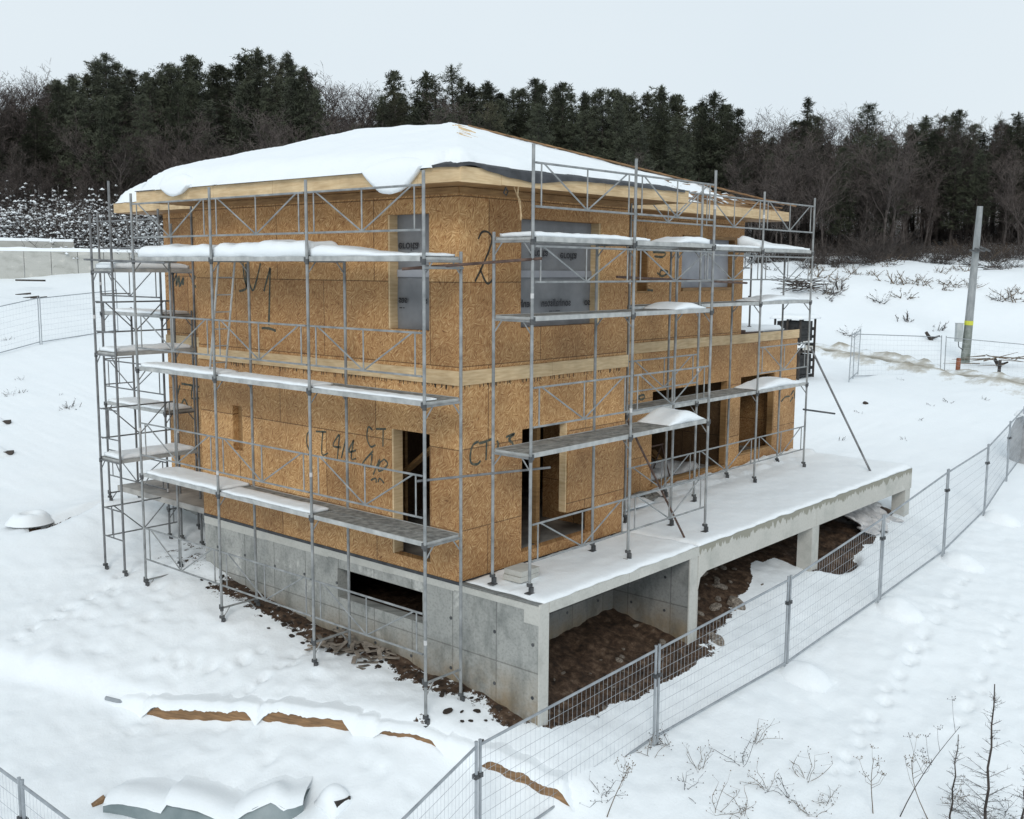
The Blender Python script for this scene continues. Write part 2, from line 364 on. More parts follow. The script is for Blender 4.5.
for (dx, dy, r, h) in dents:
    m_ = (np.abs(P_[:,0]-dx) < .5) & (np.abs(P_[:,1]-dy) < .5)
    q = ((P_[m_,0]-dx)**2+(P_[m_,1]-dy)**2)/r**2
    HZ[m_] -= h*np.exp(-q) - .25*h*np.exp(-q/4)
# the little bank held by the buried timber
rel = P_ - np.array([LOG_A.x, LOG_A.y]); al = rel @ np.array([_ld.x,_ld.y]); ac = rel @ np.array([_ln.x,_ln.y])
w_ = sstep(-11, -7, al)*(1-sstep(7.2, 7.9, al))*np.exp(-np.clip(np.abs(ac)-.2, 0, None)/1.6)
HZ += w_*(.22*sstep(-.22, .22, ac)-.11)
# soil mask; the wood floor's shade and litter go into it too
x_, y_ = P_[:,0], P_[:,1]
nz = np.array([fbm(x*1.0, y*1.0, 11, .8, 3) for x, y in P_])
soil = np.zeros(len(P_))
strip = sstep(-.95, -.2, x_ + .5*nz)*(x_ < .3)*sstep(-1.9,-1.2,y_)*(1-sstep(5.6,7.0,y_))
soil = np.maximum(soil, .60*strip)
bay1 = (x_ > .1)*(x_ < 4.2)*(y_ < 3)*sstep(-2.0, -1.65, y_+.35*nz+.06*(x_-2))
soil = np.maximum(soil, .95*bay1)
bay2 = sstep(4.0,4.2,x_)*(x_ < 14.1)*(y_ < 8)*sstep(-1.75, -1.4, y_+.6*nz-.30*np.clip(x_-5.2,0,2.6)*(x_ < 8.9) + .1*sstep(9.0,10,x_) - .35*sstep(11.5,13,x_))
soil = np.maximum(soil, .95*bay2)
hole = np.exp(-(((x_-9.95)/.75)**2+((y_+1.75)/.32)**2)); soil = np.maximum(soil, (hole > .45)*.95); HZ -= .45*sstep(.25,.8,hole)
soil = np.maximum(soil, .55*np.exp(-(((x_-4.2)/.5)**2+((y_+1.9)/.35)**2)))
soil = np.maximum(soil, .5*np.exp(-(((x_+1.15)/.25)**2+((y_+.3)/.3)**2)))
side = sstep(-.9,-.2,x_)*(x_ < 1.6)*sstep(6.2,6.8,y_)*(1-sstep(8.2,9.5,y_)); soil = np.maximum(soil, .42*side)
hole2 = np.exp(-(((x_+.1)/1.2)**2+((y_-12.0)/.45)**2)); soil = np.maximum(soil, (hole2 > .5)*.9); HZ -= .35*sstep(.3,.8,hole2)
_dc = np.sqrt((x_-CAM.x)**2+(y_-CAM.y)**2); soil = np.maximum(soil, .56*sstep(103,112,_dc))  # brown patches under the wood: tree shade and litter put into the colour
soil = np.maximum(soil, .95*(x_ > .12)*(x_ < 14.3)*(y_ > .2)*(y_ < 10.5)*((x_ > 1.75)|(y_ < 6.7)))
HZ += soil*(_dc < 60)*np.array([.09*fbm(x, y, 21, 3.1, 3) for x, y in P_])
# road
ra, rb = Vector((41.6,13.7)), Vector((36.9,2.0)); rd = (rb-ra).normalized(); rn = Vector((-rd.y, rd.x))
rel = P_ - np.array([ra.x, ra.y]); rc = rel @ np.array([rn.x, rn.y]); rl = rel @ np.array([rd.x, rd.y])
rwob = .6*np.sin(rl*.15)
slush = np.exp(-((rc+rwob)/1.7)**4)*(rl > -40)*(rl < 60)
slush = slush*.95
slush = slush*0
HZ += slush*(-.12)
def build_ground():
    nx, ny = len(XS), len(YS)
    v = np.column_stack([P_, HZ]); idx = np.arange(nx*ny).reshape(nx, ny)
    f = np.stack([idx[:-1,:-1], idx[1:,:-1], idx[1:,1:], idx[:-1,1:]], -1).reshape(-1,4)
    me = bpy.data.meshes.new('snowy_ground'); me.from_pydata(v.tolist(), [], f.tolist())
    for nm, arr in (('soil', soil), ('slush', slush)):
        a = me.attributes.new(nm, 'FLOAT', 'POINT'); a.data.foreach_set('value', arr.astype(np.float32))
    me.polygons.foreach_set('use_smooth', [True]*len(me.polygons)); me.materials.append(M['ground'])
    o = bpy.data.objects.new('ground', me); COL.objects.link(o)
    tag(o, 'rolling snow covered ground with bare soil beside the house', 'ground', kind='structure')
build_ground()
HG = HZ.reshape(len(XS), len(YS))
def H(x, y):
    i = int(np.clip(np.searchsorted(XS, x)-1, 0, len(XS)-2)); j = int(np.clip(np.searchsorted(YS, y)-1, 0, len(YS)-2))
    tx = (x-XS[i])/(XS[i+1]-XS[i]); ty = (y-YS[j])/(YS[j+1]-YS[j])
    return float(HG[i,j]*(1-tx)*(1-ty)+HG[i+1,j]*tx*(1-ty)+HG[i,j+1]*(1-tx)*ty+HG[i+1,j+1]*tx*ty)
def hit(u, v):
    d = FW + RT*((u-512)/FOC) - UP*((v-409.5)/FOC); k = 5.
    while k < 400:
        p = CAM + d*k
        if p.z < H(p.x, p.y): return p
        k += .05 if k < 60 else .3
    return p

# ------------------------------------------------------------------ snow lying on things
def heap(name, x0, x1, y0, y1, zf, tf, label, step=.07, rag=.04, cat='snow', ef=.35):
    """a layer of snow over a rectangle; zf = surface below, tf = thickness"""
    nx = max(4, int((x1-x0)/step)); ny = max(4, int((y1-y0)/step)); b = MB(); sd = random.random()*50
    top = []; bot = []
    for i in range(nx+1):
        for j in range(ny+1):
            x = x0+(x1-x0)*i/nx; y = y0+(y1-y0)*j/ny
            if i in (0, nx): x += rag*noise.noise(Vector((y*2.5, sd, i)))
            if j in (0, ny): y += rag*noise.noise(Vector((x*2.5, sd, j+5)))
            e = min(i, nx-i, 3*ny)/max(1, .12/((x1-x0)/nx)); e2 = min(j, ny-j)/max(1, .12/((y1-y0)/ny))
            w = min(1, e)*min(1, e2); w = sqrt(max(0, 1-(1-w)**2)) if w < 1 else 1
            t = tf(x, y)*(ef+(1-ef)*w)*(1+.18*noise.noise(Vector((x*1.7, y*1.7, sd)))) + .012*noise.noise(Vector((x*7, y*7, sd)))
            z = zf(x, y); b.v.append((x, y, z+max(.006, t)))
    n = len(b.v)
    for i in range(nx+1):
        for j in range(ny+1):
            x, y, z = b.v[i*(ny+1)+j]; b.v.append((x, y, zf(x, y)+.002))
    I = lambda i, j: i*(ny+1)+j
    for i in range(nx):
        for j in range(ny): b.face((I(i,j), I(i+1,j), I(i+1,j+1), I(i,j+1))); b.face((n+I(i,j), n+I(i,j+1), n+I(i+1,j+1), n+I(i+1,j)))
    for i in range(nx): b.face((I(i,0), n+I(i,0), n+I(i+1,0), I(i+1,0))); b.face((I(i,ny), I(i+1,ny), n+I(i+1,ny), n+I(i,ny)))
    for j in range(ny): b.face((I(0,j), I(0,j+1), n+I(0,j+1), n+I(0,j))); b.face((I(nx,j), n+I(nx,j), n+I(nx,j+1), I(nx,j+1)))
    o = b.build(name, M['snow'], None, True); tag(o, label, cat, kind='stuff'); return o

# ------------------------------------------------------------------ the house
house = empty('house', (0,0,-.02), 'unfinished two storey OSB house with a snowy hipped roof on a grey concrete basement', 'house')
def panel(axis, c, t, u0, u1, z0, z1, holes=()):
    """wall sheet; axis 'y' -> plane y=c (u is x), 'x' -> plane x=c (u is y); t = signed thickness inwards"""
    us = sorted({u0, u1, *[h[0] for h in holes], *[h[1] for h in holes]}); zs = sorted({z0, z1, *[h[2] for h in holes], *[h[3] for h in holes]})
    us = [u for u in us if u0 <= u <= u1]; zs = [z for z in zs if z0 <= z <= z1]
    full = [[not any(h[0] <= (us[i]+us[i+1])/2 <= h[1] and h[2] <= (zs[j]+zs[j+1])/2 <= h[3] for h in holes) for j in range(len(zs)-1)] for i in range(len(us)-1)]
    b = MB(); P = (lambda u, w, z: (u, c+w, z)) if axis == 'y' else (lambda u, w, z: (c+w, u, z))
    def q(*pts):
        n = len(b.v); b.v.extend(pts); b.face(range(n, n+4))
    for i in range(len(us)-1):
        for j in range(len(zs)-1):
            if not full[i][j]: continue
            a, e, l, h = us[i], us[i+1], zs[j], zs[j+1]
            q(P(a,0,l),P(e,0,l),P(e,0,h),P(a,0,h)); q(P(a,t,l),P(a,t,h),P(e,t,h),P(e,t,l))
            if i == 0 or not full[i-1][j]: q(P(a,0,l),P(a,0,h),P(a,t,h),P(a,t,l))
            if i == len(us)-2 or not full[i+1][j]: q(P(e,0,l),P(e,t,l),P(e,t,h),P(e,0,h))
            if j == 0 or not full[i][j-1]: q(P(a,0,l),P(a,t,l),P(e,t,l),P(e,0,l))
            if j == len(zs)-2 or not full[i][j+1]: q(P(a,0,h),P(e,0,h),P(e,t,h),P(a,t,h))
    return b
ZS = 5.915; X1, X2, X3, DY, YW, YE, BX = 4.32, 11.42, 14.45, 1.6, 6.84, 10.6, 1.6
WIN_R = (1.40, 3.49, 3.81, 5.51); DOOR_R = [(1.46, 2.66, .17, 2.19), (2.66, 3.38, .17, .62)]
WIN_L = (.62, 1.53, 3.79, 5.55); DOOR_L = (.62, 1.48, .19, 2.21); SLOT_L = (5.50, 5.80, 1.37, 2.20)
SLOT_R = (6.95, 7.38, 4.26, 5.36); WIN_R2 = (8.68, 11.06, 4.28, 5.50); DR2 = (7.66, 10.90, .08, 2.15); DR3 = (11.5, 13.27, .25, 2.18)
panel('y', 0, .16, 0, X1, 0, ZS, [WIN_R]+DOOR_R).build('wall', M['osb'], house)
panel('x', 0, .16, .16, YW, 0, ZS, [WIN_L, DOOR_L, SLOT_L]).build('wall', M['osb'], house)
panel('x', X1, -.16, .16, DY, 0, ZS).build('wall', M['osb'], house)
panel('y', DY, .16, X1-.16, X2, 3.0, ZS, [SLOT_R, WIN_R2]).build('wall', M['osb'], house)
panel('y', DY, .16, X1-.16, X3, 0, 2.998, [DR2, DR3]).build('wall', M['osb'], house)
panel('x', X2, -.16, DY+.16, YE, 3.2, ZS).build('wall', M['osb'], house)
panel('x', X3, -.16, DY+.16, YE, 0, 3.0).build('wall', M['osb'], house)
panel('y', YW, -.16, .16, BX, 0, ZS).build('wall', M['osb'], house)
panel('x', BX, .16, YW, YE, 0, ZS).build('wall', M['osb'], house)
panel('y', YE, -.16, BX+.16, X2-.16, 3.2, ZS).build('wall', M['osb'], house)
panel('y', YE, -.16, BX+.16, X3-.16, 0, 3.0).build('wall', M['osb'], house)
# bands of new boards at the upper floor
def band(p, q, n):
    p = Vector(p); q = Vector(q); L = (q-p).length; d = (q-p)/L; k = max(1, round(L/1.9)); b = MB()
    for i in range(k):
        a = p+d*(L*i/k+.002); e = p+d*(L*(i+1)/k-.002); zz = .004*((i*7) % 3)
        b.bar(a+Vector((0,0,zz)), e+Vector((0,0,zz)), .03, .215)
    return b.build('floor_band', M['lumber'], house)
zc = 3.115
band((0, -.017, zc), (X1+.03, -.017, zc), 0); band((-.017, -.03, zc), (-.017, YW, zc), 0)
band((X1+.01, DY-.017, zc), (X3+.02, DY-.017, zc), 0); band((BX-.017, YW+.1, zc), (BX-.017, YE, zc), 0)
# a fringe of tape under the band, ragged
b = MB()
for k in range(90):
    y = random.uniform(.1, 6.6); h = random.uniform(.02, .07); b.box((-.0045, y, 3.0-h), (-.002, y+.012, 3.005))
for k in range(50):
    x = random.uniform(.1, 4.2); h = random.uniform(.02, .07); b.box((x, -.0045, 3.0-h), (x+.012, -.002, 3.005))
tag(b.build('staple_marks', M['marker_black'], house), kind='stuff')
# black sill membrane
b = MB(); b.box((-.012,-.012,-.05),(X1,.15,0)); b.box((-.012,.15,-.05),(.15,YW,0)); b.box((X1-.15,DY-.012,-.05),(X3,DY+.15,0)); b.build('sill_membrane', M['black_sheet'], house)
# floors and inner structure
b = MB(); b.box((.17,.17,-.1),(X1-.17,YE-.17,.015)); b.box((X1-.16,DY+.17,-.1),(X3-.17,YE-.17,.015)); b.build('floor', M['dry_floor'], house)
b = MB(); b.box((.17,.17,2.95),(X1-.17,YW-.17,3.18)); b.box((X1-.16,DY+.17,2.95),(X3-.02,YE-.02,3.19)); b.build('upper_floor', M['lumber_dark'], house)
b = MB(); b.box((.17,3.9,.02),(4.9,4.0,2.94)); b.box((6.1,2.0,.02),(6.2,9,2.94)); b.box((6.3,6.0,.02),(14.2,6.1,2.94)); b.box((11.1,1.8,.02),(11.2,6,2.94)); b.build('partition', M['osb_shade'], house)
for (x, y) in [(x,1.9) for x in (1.95, 2.35, 3.2)]+[(x,3.8) for x in (7.9, 8.8, 9.7, 10.7, 12.2, 12.8)]+[(1.5,y) for y in (1.2, 2.0, 2.8)]:
    b = MB(); b.bar((x,y,.02),(x,y,2.94),.06,.14,(0,1,0)); b.build('stud', M['lumber_dark'], house)
b = MB(); b.bar((.9,.9,2.2),(.9,2.4,1.1),.05,.18,(1,0,0)); b.build('brace', M['lumber_dark'], house)
def frame(axis, c, hole, w, t0, t1, mat, sides='lrtb', name='jamb'):
    """boards lining a reveal"""
    u0,u1,z0,z1 = hole; b = MB(); e = .003
    def bx(ua, ub, za, zb):
        if axis == 'y': b.box((ua, c+t0, za), (ub, c+t1, zb))
        else: b.box((c+t0, ua, za), (c+t1, ub, zb))
    if 'l' in sides: bx(u0+e, u0+w, z0+e, z1-e)
    if 'r' in sides: bx(u1-w, u1-e, z0+e, z1-e)
    if 't' in sides: bx(u0+w+e, u1-w-e, z1-w, z1-e)
    if 'b' in sides: bx(u0+w+e, u1-w-e, z0+e, z0+w)
    return b.build(name, mat, house)
frame('y', 0, WIN_R, .05, .004, .30, M['lumber'], 'r'); frame('x', 0, WIN_L, .04, .004, .30, M['lumber'], 'r')
frame('x', 0, DOOR_L, .04, .004, .2, M['lumber'], 'r'); frame('y', 0, (1.46,2.62,.17,2.19), .05, .1, .3, M['lumber_dark'], 'l')
b = MB(); b.box((2.62,.02,.63),(2.657,.15,2.185)); b.build('jamb', M['lumber'], house)
b = MB(); b.box((2.44,.5,.03),(2.53,.62,2.6)); b.build('stud', M['lumber_dark'], house)
frame('y', DY, WIN_R2, .07, .004, .34, M['lumber_dark'], 'rtb'); frame('y', DY, DR2, .05, .004, .165, M['lumber_dark'], 'rb'); frame('y', DY, DR3, .05, .004, .165, M['lumber_dark'], 'rb'); frame('y', DY, SLOT_R, .04, .004, .32, M['lumber_dark'])  # dark lumber puts the far openings' shade into the reveal colour
b = MB(); b.box((.12, 5.52, 1.38), (.15, 5.79, 2.19)); b.bar((.09,5.6,1.38),(.09,5.6,2.19),.05,.05); b.build('recess_board', M['lumber_dark'], house)
b = MB(); b.box((6.9, DY+.3, 4.2), (7.4, DY+.33, 5.4)); b.build('recess_board', M['lumber_dark'], house)
# membranes stretched over the upper windows, slightly slack, with print on them (seen from behind)
def membrane(axis, c, hole, mat, name='window_membrane'):
    u0,u1,z0,z1 = hole; nu, nz = 26, 24; b = MB()
    for k, dd in ((0, 0), (1, .006)):
        for i in range(nu+1):
            for j in range(nz+1):
                u = u0+(u1-u0)*i/nu; z = z0+(z1-z0)*j/nz
                w = .17 + .016*noise.noise(Vector((u*2.3, z*2.3, c))) + .012*noise.noise(Vector((u*7, z*2.0, c+4))) + dd
                b.v.append((u, c+w, z) if axis == 'y' else (c+w, u, z))
    I = lambda k,i,j: k*(nu+1)*(nz+1)+i*(nz+1)+j
    for i in range(nu):
        for j in range(nz):
            b.face((I(0,i,j),I(0,i+1,j),I(0,i+1,j+1),I(0,i,j+1))); b.face((I(1,i,j),I(1,i,j+1),I(1,i+1,j+1),I(1,i+1,j)))
    return b.build(name, mat, house, True)
mr = membrane('y', 0, WIN_R, M['membrane']); ml = membrane('x', 0, WIN_L, M['membrane']); mr2 = membrane('y', DY, (8.68,10.99,4.28,5.5), M['membrane_pale'])
def tape(axis, c, u0, u1, z, h, par):
    b = MB()
    if axis == 'y': b.box((u0, c+.14, z), (u1, c+.143, z+h))
    else: b.box((c+.14, u0, z), (c+.143, u1, z+h))
    b.build('tape_strip', M['membrane_tape'], par)
tape('y', 0, 1.42, 3.43, 4.60, .11, mr); tape('x', 0, .68, 1.47, 4.60, .11, ml)
def text_mesh(txt, size, mat, name, parent, axis, c, u, z, flip=False, mirror=True, bold=.004):
    cu = bpy.data.curves.new(name, 'FONT'); cu.body = txt; cu.size = size; cu.extrude = .0012; cu.offset = .003
    o = bpy.data.objects.new('tmp', cu); COL.objects.link(o)
    dg = bpy.context.evaluated_depsgraph_get(); dg.update(); me = bpy.data.meshes.new_from_object(o.evaluated_get(dg))
    bpy.data.objects.remove(o); bpy.data.curves.remove(cu)
    me.name = name; me.materials.clear(); me.materials.append(mat)
    w = max(v.co.x for v in me.vertices)
    for v in me.vertices:
        x, yy, zz = v.co
        if mirror: x = w-x
        if flip: x, yy = w-x, -yy
        # a viewer outside sees +x to the right on plane y=c, and -y to the right on plane x=c
        v.co = (u+x, c+zz, z+yy) if axis == 'y' else (c+zz, u-x, z+yy)
    off = wloc(parent)
    for v in me.vertices: v.co = v.co - off
    ob = bpy.data.objects.new(name, me); COL.objects.link(ob); ob.parent = parent; return ob
text_mesh('sonhalisten', .175, M['ink'], 'print', mr, 'y', .136, 2.08, 4.13); text_mesh('senhal', .175, M['ink'], 'print', mr, 'y', .136, 1.42, 4.13)
text_mesh('---- - ---', .09, M['ink'], 'print', mr, 'y', .136, 2.28, 4.03); text_mesh('so', .175, M['ink'], 'print', mr, 'y', .136, 3.24, 4.13)
text_mesh('eroita', .19, M['ink'], 'print', mr, 'y', .136, 2.55, 5.0, True); text_mesh('eroita', .19, M['ink'], 'print', mr, 'y', .136, 1.78, 5.03, True)
text_mesh('eroita', .19, M['ink'], 'print', ml, 'x', .136, 1.44, 5.12, True); text_mesh('ses', .16, M['ink'], 'print', ml, 'x', .136, 1.44, 4.20)
text_mesh('- --', .09, M['ink'], 'print', ml, 'x', .136, 1.42, 4.10); text_mesh('s', .15, M['ink'], 'print', ml, 'x', .136, .86, 4.20)
def strokes(name, axis, c, lines, mat, w=.03, parent=house):
    b = MB()
    for ln in lines:
        pts = []
        for u, v in ln:
            d = FW + RT*((u-512)/FOC) - UP*((v-409.5)/FOC)
            k = ((c-CAM.y)/d.y) if axis == 'y' else ((c-CAM.x)/d.x); p = CAM+d*k
            if axis == 'y': p.y = c
            else: p.x = c
            pts.append(p)
        sm = []
        for i in range(len(pts)-1):
            p0 = pts[max(i-1,0)]; p1 = pts[i]; p2 = pts[i+1]; p3 = pts[min(i+2,len(pts)-1)]
            for t in (0,.25,.5,.75): sm.append(.5*((2*p1)+(-p0+p2)*t+(2*p0-5*p1+4*p2-p3)*t*t+(-p0+3*p1-3*p2+p3)*t**3))
        sm.append(pts[-1]); nrm = Vector((0,-1,0)) if axis == 'y' else Vector((-1,0,0)); prev = None
        for i, p in enumerate(sm):
            d = sm[min(i+1,len(sm)-1)]-sm[max(i-1,0)]
            if d.length < 1e-5: continue
            s_ = d.normalized().cross(nrm)*(w/2*(1+.35*noise.noise(p*9))); q = p+nrm*.003; n = len(b.v)
            b.v += [tuple(q-s_), tuple(q+s_)]
            if prev is not None: b.face((prev, prev+1, n+1, n))
            prev = n
    return b.build(name, mat, parent)
def S_(pts, ox, oy, s): return [[(ox+x/s, oy+y/s) for x, y in ln] for ln in pts]
strokes('painted_number', 'y', 0, S_([[(165,265),(195,205),(235,195),(275,220),(290,270),(270,350),(230,450),(180,560),(135,650)],[(185,545),(225,640),(255,670),(290,640),(320,585)]],460,210,9.1), M['marker_black'], .035)
strokes('painted_mark', 'y', 0, S_([[(190,425),(140,450),(110,520),(105,620),(130,655),(180,655),(210,620)],[(190,445),(260,425),(335,395)],[(272,430),(265,615)],[(310,590),(330,590)],[(470,380),(560,345),(500,400),(535,440),(540,480)],[(375,420),(390,440),(385,500)]],460,400,10.24), M['marker'], .04)
strokes('painted_mark', 'x', 0, S_([[(90,165),(60,200),(58,280),(85,350)],[(130,175),(215,180)],[(187,180),(180,360),(230,352)],[(320,200),(270,290),(335,305)],[(325,200),(305,415)],[(375,240),(340,395)],[(395,340),(375,412)],[(440,245),(400,340),(460,330)],[(440,250),(420,395),(460,395)],
  [(595,165),(560,140),(550,230),(580,300),(620,285)],[(625,155),(705,155)],[(682,160),(680,300)],[(600,335),(508,450),(605,462)],[(592,360),(580,470)],[(655,400),(600,530)],[(690,402),(650,440),(645,500),(690,480),(720,440),(690,402)],[(580,575),(620,560),(625,595)],[(640,590),(655,560),(690,600)]],300,410,8.19), M['marker'], .032)
strokes('painted_mark', 'x', 0, S_([[(165,70),(175,200),(195,300),(130,330)],[(190,80),(195,290)],[(325,75),(262,315),(225,265)],[(412,115),(355,330)],[(412,125),(400,640)],[(335,665),(400,668),(465,690)]],225,255,9.1), M['marker'], .045)
strokes('painted_mark', 'x', BX, S_([[(215,380),(240,325),(240,415),(265,330),(270,420),(305,340),(300,410)],[(415,330),(385,380),(420,430)]],150,240,9.1), M['marker'], .06)
strokes('painted_mark', 'x', BX, S_([[(630,600),(610,680)],[(640,590),(700,600),(750,610)],[(710,600),(705,680),(750,680)],[(640,720),(660,690),(690,760)]],80,290,6.3), M['marker'], .05)
strokes('painted_mark', 'y', DY, S_([[(235,210),(300,190),(310,230),(265,250),(235,225)],[(300,300),(330,330)]],620,380,12.8), M['marker'], .05)
strokes('painted_mark', 'y', DY, S_([[(240,235),(330,240),(310,270),(250,265)],[(270,385),(310,410),(350,380),(300,365),(290,400)],[(200,510),(240,515)]],620,220,7.3), M['marker'], .045)
strokes('painted_mark', 'y', DY, S_([[(445,160),(465,130),(470,180)],[(385,200),(410,170),(440,165)],[(460,520-370+20),(440,200)]],720,370,6.3), M['marker'], .05)

# roof
OV = .745
OUT = [(-OV,-OV),(X1+OV,-OV),(X1+OV,DY-OV),(X2+OV,DY-OV),(X2+OV,YE+OV),(BX-OV,YE+OV),(BX-OV,YW+OV),(-OV,YW+OV)]
RS, Z_E = .325, 6.10
def roof_h(x, y):
    a = min(x-(BX-OV), y-(DY-OV), X2+OV-x, YE+OV-y); c = min(x+OV, y+OV, X1+OV-x, YW+OV-y)
    return Z_E + RS*max(a, c, 0)
def in_roof(x, y): return ((BX-OV <= x <= X2+OV and DY-OV <= y <= YE+OV) or (-OV <= x <= X1+OV and -OV <= y <= YW+OV))
b = MB(); st = .1; ids = {}
nx = int(round((X2+2*OV)/st)); ny = int(round((YE+2*OV)/st)); sx = (X2+2*OV)/nx; sy = (YE+2*OV)/ny
def vid(i, j):
    if (i,j) not in ids:
        x = -OV+i*sx; y = -OV+j*sy; ids[(i,j)] = len(b.v); b.v.append((x, y, roof_h(x, y)-.004))
    return ids[(i,j)]
for i in range(nx):
    for j in range(ny):
        if in_roof(-OV+(i+.5)*sx, -OV+(j+.5)*sy): b.face((vid(i,j), vid(i+1,j), vid(i+1,j+1), vid(i,j+1)))
roof = b.build('roof', M['lumber_dark'], house)
b = MB()
for k in range(len(OUT)):
    p = Vector((*OUT[k], 0)); q = Vector((*OUT[(k+1) % len(OUT)], 0)); d = (q-p); L = d.length; d /= L; nrm = Vector((d.y, -d.x, 0)); m_ = max(1, round(L/.85))
    for i in range(m_):
        a = p + d*(L*i/m_+.002); e = p + d*(L*(i+1)/m_-.002); o_ = nrm*(-.015+.002*((i*5) % 3)); zz = 6.004+.004*((i*3) % 4-1.5)*.5
        b.bar(a+o_+Vector((0,0,zz)), e+o_+Vector((0,0,zz)), .032, .205)
b.build('fascia', M['lumber'], roof)
b = MB(); zf = 5.918
b.box((-OV+.035,-OV+.035,zf),(X1+OV-.035,0,zf+.02)); b.box((-OV+.035,.001,zf),(0,YW+OV-.035,zf+.02)); b.box((X1,.001,zf),(X1+OV-.035,DY,zf+.02)); b.box((X1+.001,DY-OV+.035,zf-.03),(X2+OV-.035,DY,zf-.01))
b.box((X2,DY+.001,zf),(X2+OV-.035,YE+OV-.035,zf+.02)); b.box((.001,YW,zf),(BX-.001,YW+OV-.035,zf+.02)); b.box((BX-OV+.035,YW+.001,zf-.03),(BX,YE+OV-.035,zf-.01)); b.build('soffit', M['lumber_dark'], roof)
# frieze board under the soffit
b = MB(); b.bar((0,-.012,5.86),(X1,-.012,5.86),.02,.09); b.bar((-.012,0,5.86),(-.012,YW,5.86),.02,.09); b.build('frieze_board', M['lumber_dark'], roof)
# dark sheet lapping over the eave at the near corner
def ribbon(pts_top, pts_bot, th=.008):
    b = MB(); n = len(pts_top)
    for t_, q_ in zip(pts_top, pts_bot): b.v += [tuple(t_), tuple(q_)]
    for i in range(n-1): b.face((2*i, 2*i+2, 2*i+3, 2*i+1))
    return b
tp, mid, bt = [], [], []
def add_lap(x, y, nx_, ny_, drop, lift):
    tp.append((x-nx_*.5, y-ny_*.5, roof_h(x-nx_*.5, y-ny_*.5)+.01)); mid.append((x+nx_*.02, y+ny_*.02, Z_E+lift)); bt.append((x+nx_*.035, y+ny_*.035, Z_E+lift-.02-drop))
for y in np.linspace(.75, -.72, 14): add_lap(-OV, y, -1, 0, .02+.015*noise.noise(Vector((y*4,0,0))), .02+.03*math.exp(-((y+.35)/.25)**2))
for x in np.linspace(-.72, 4.9, 50):
    k = math.exp(-((x-.75)/.7)**2); add_lap(x, -OV, 0, -1, .03+.09*k+.02*noise.noise(Vector((x*3,1,0))), .025+.05*math.exp(-((x+.55)/.25)**2)-.01*k)
b = MB(); n = len(tp)
for a in zip(tp, mid, bt): b.v += [tuple(c) for c in a]
for i in range(n-1):
    for k in (0,1): b.face((3*i+k, 3*i+3+k, 3*i+4+k, 3*i+1+k))
b.build('roofing_sheet', M['black_sheet'], roof, True)
# thin edge of the same sheet under the snow elsewhere
b = MB(); b.box((-OV-.03,.7,Z_E+.008),(-OV+.3,YW+OV,Z_E+.018)); b.box((X1+OV-.3,-OV-.02,Z_E+.008),(X1+OV+.02,DY-OV,Z_E+.018)); b.build('roofing_sheet', M['black_sheet'], roof)
# laths and sticks lying bare on the right hip and at the peak
b = MB(); random.seed(3)
for k in range(90):
    x = random.uniform(7.6, 11.9); y = random.uniform(.95, 3.2) if k % 2 else random.uniform(1.0, 1.9); y = min(y, .9+ (X2+OV-x)+.9)
    L = random.uniform(.4, 1.6); a = random.choice((0, .12, -.15, .3, 1.4)); dx, dy = L*cos(a)/2, L*sin(a)/2
    p = (x-dx, max(.87,y-dy)); q = (min(x+dx,12.14), max(.87,y+dy))
    b.bar((*p, roof_h(*p)+.05+random.random()*.05), (*q, roof_h(*q)+.05+random.random()*.05), .04, .025)
hp = [(2.1+i*.0, 0) for i in range(1)]
for k in range(26):      # along the ridge and the right hip, their tops show as a thin pale line
    t = k/25; x = 6.6+5.4*t; y = 6.0-5.0*t; p = (x-.25, y+.2); q = (x+.3, y-.25)
    b.bar((*p, roof_h(*p)+.17), (*q, roof_h(*q)+.15), .05, .03)
b.build('batten', M['log'], roof)
b = MB()
for k in range(15):
    a = random.uniform(-.9, .5); c0 = Vector((2.05-.075*k+random.uniform(-.06,.06), 2.05-.075*k+random.uniform(-.06,.06), 0)); dd = Vector((1, a-.6, 0)).normalized()*random.uniform(.12,.34); q = c0+dd
    b.bar((c0.x,c0.y,roof_h(c0.x,c0.y)+.165),(q.x,q.y,roof_h(q.x,q.y)+.15),.018,.02)
b.bar((2.2,2.2,roof_h(2.15,2.15)+.12),(1.2,1.2,roof_h(1.2,1.2)+.135),.04,.04)
b.build('ridge_batten', M['lumber'], roof)
# hanging strands and cable under the corner
b = MB(); b.path([(.62,-.60,5.92),(.66,-.55,5.8),(.78,-.5,5.72),(.80,-.5,5.45)],.012,4); b.path([(.58,-.55,5.92),(.74,-.5,5.75),(.82,-.5,5.5)],.008,4); b.build('hanging_strap', M['lumber'], house)
b = MB(); b.path([(.52,-.45,5.92),(.5,-.42,5.83),(.56,-.42,5.8),(.6,-.42,5.86),(.55,-.42,5.9)],.012,4); b.build('hanging_cable', M['steel_dark'], house)

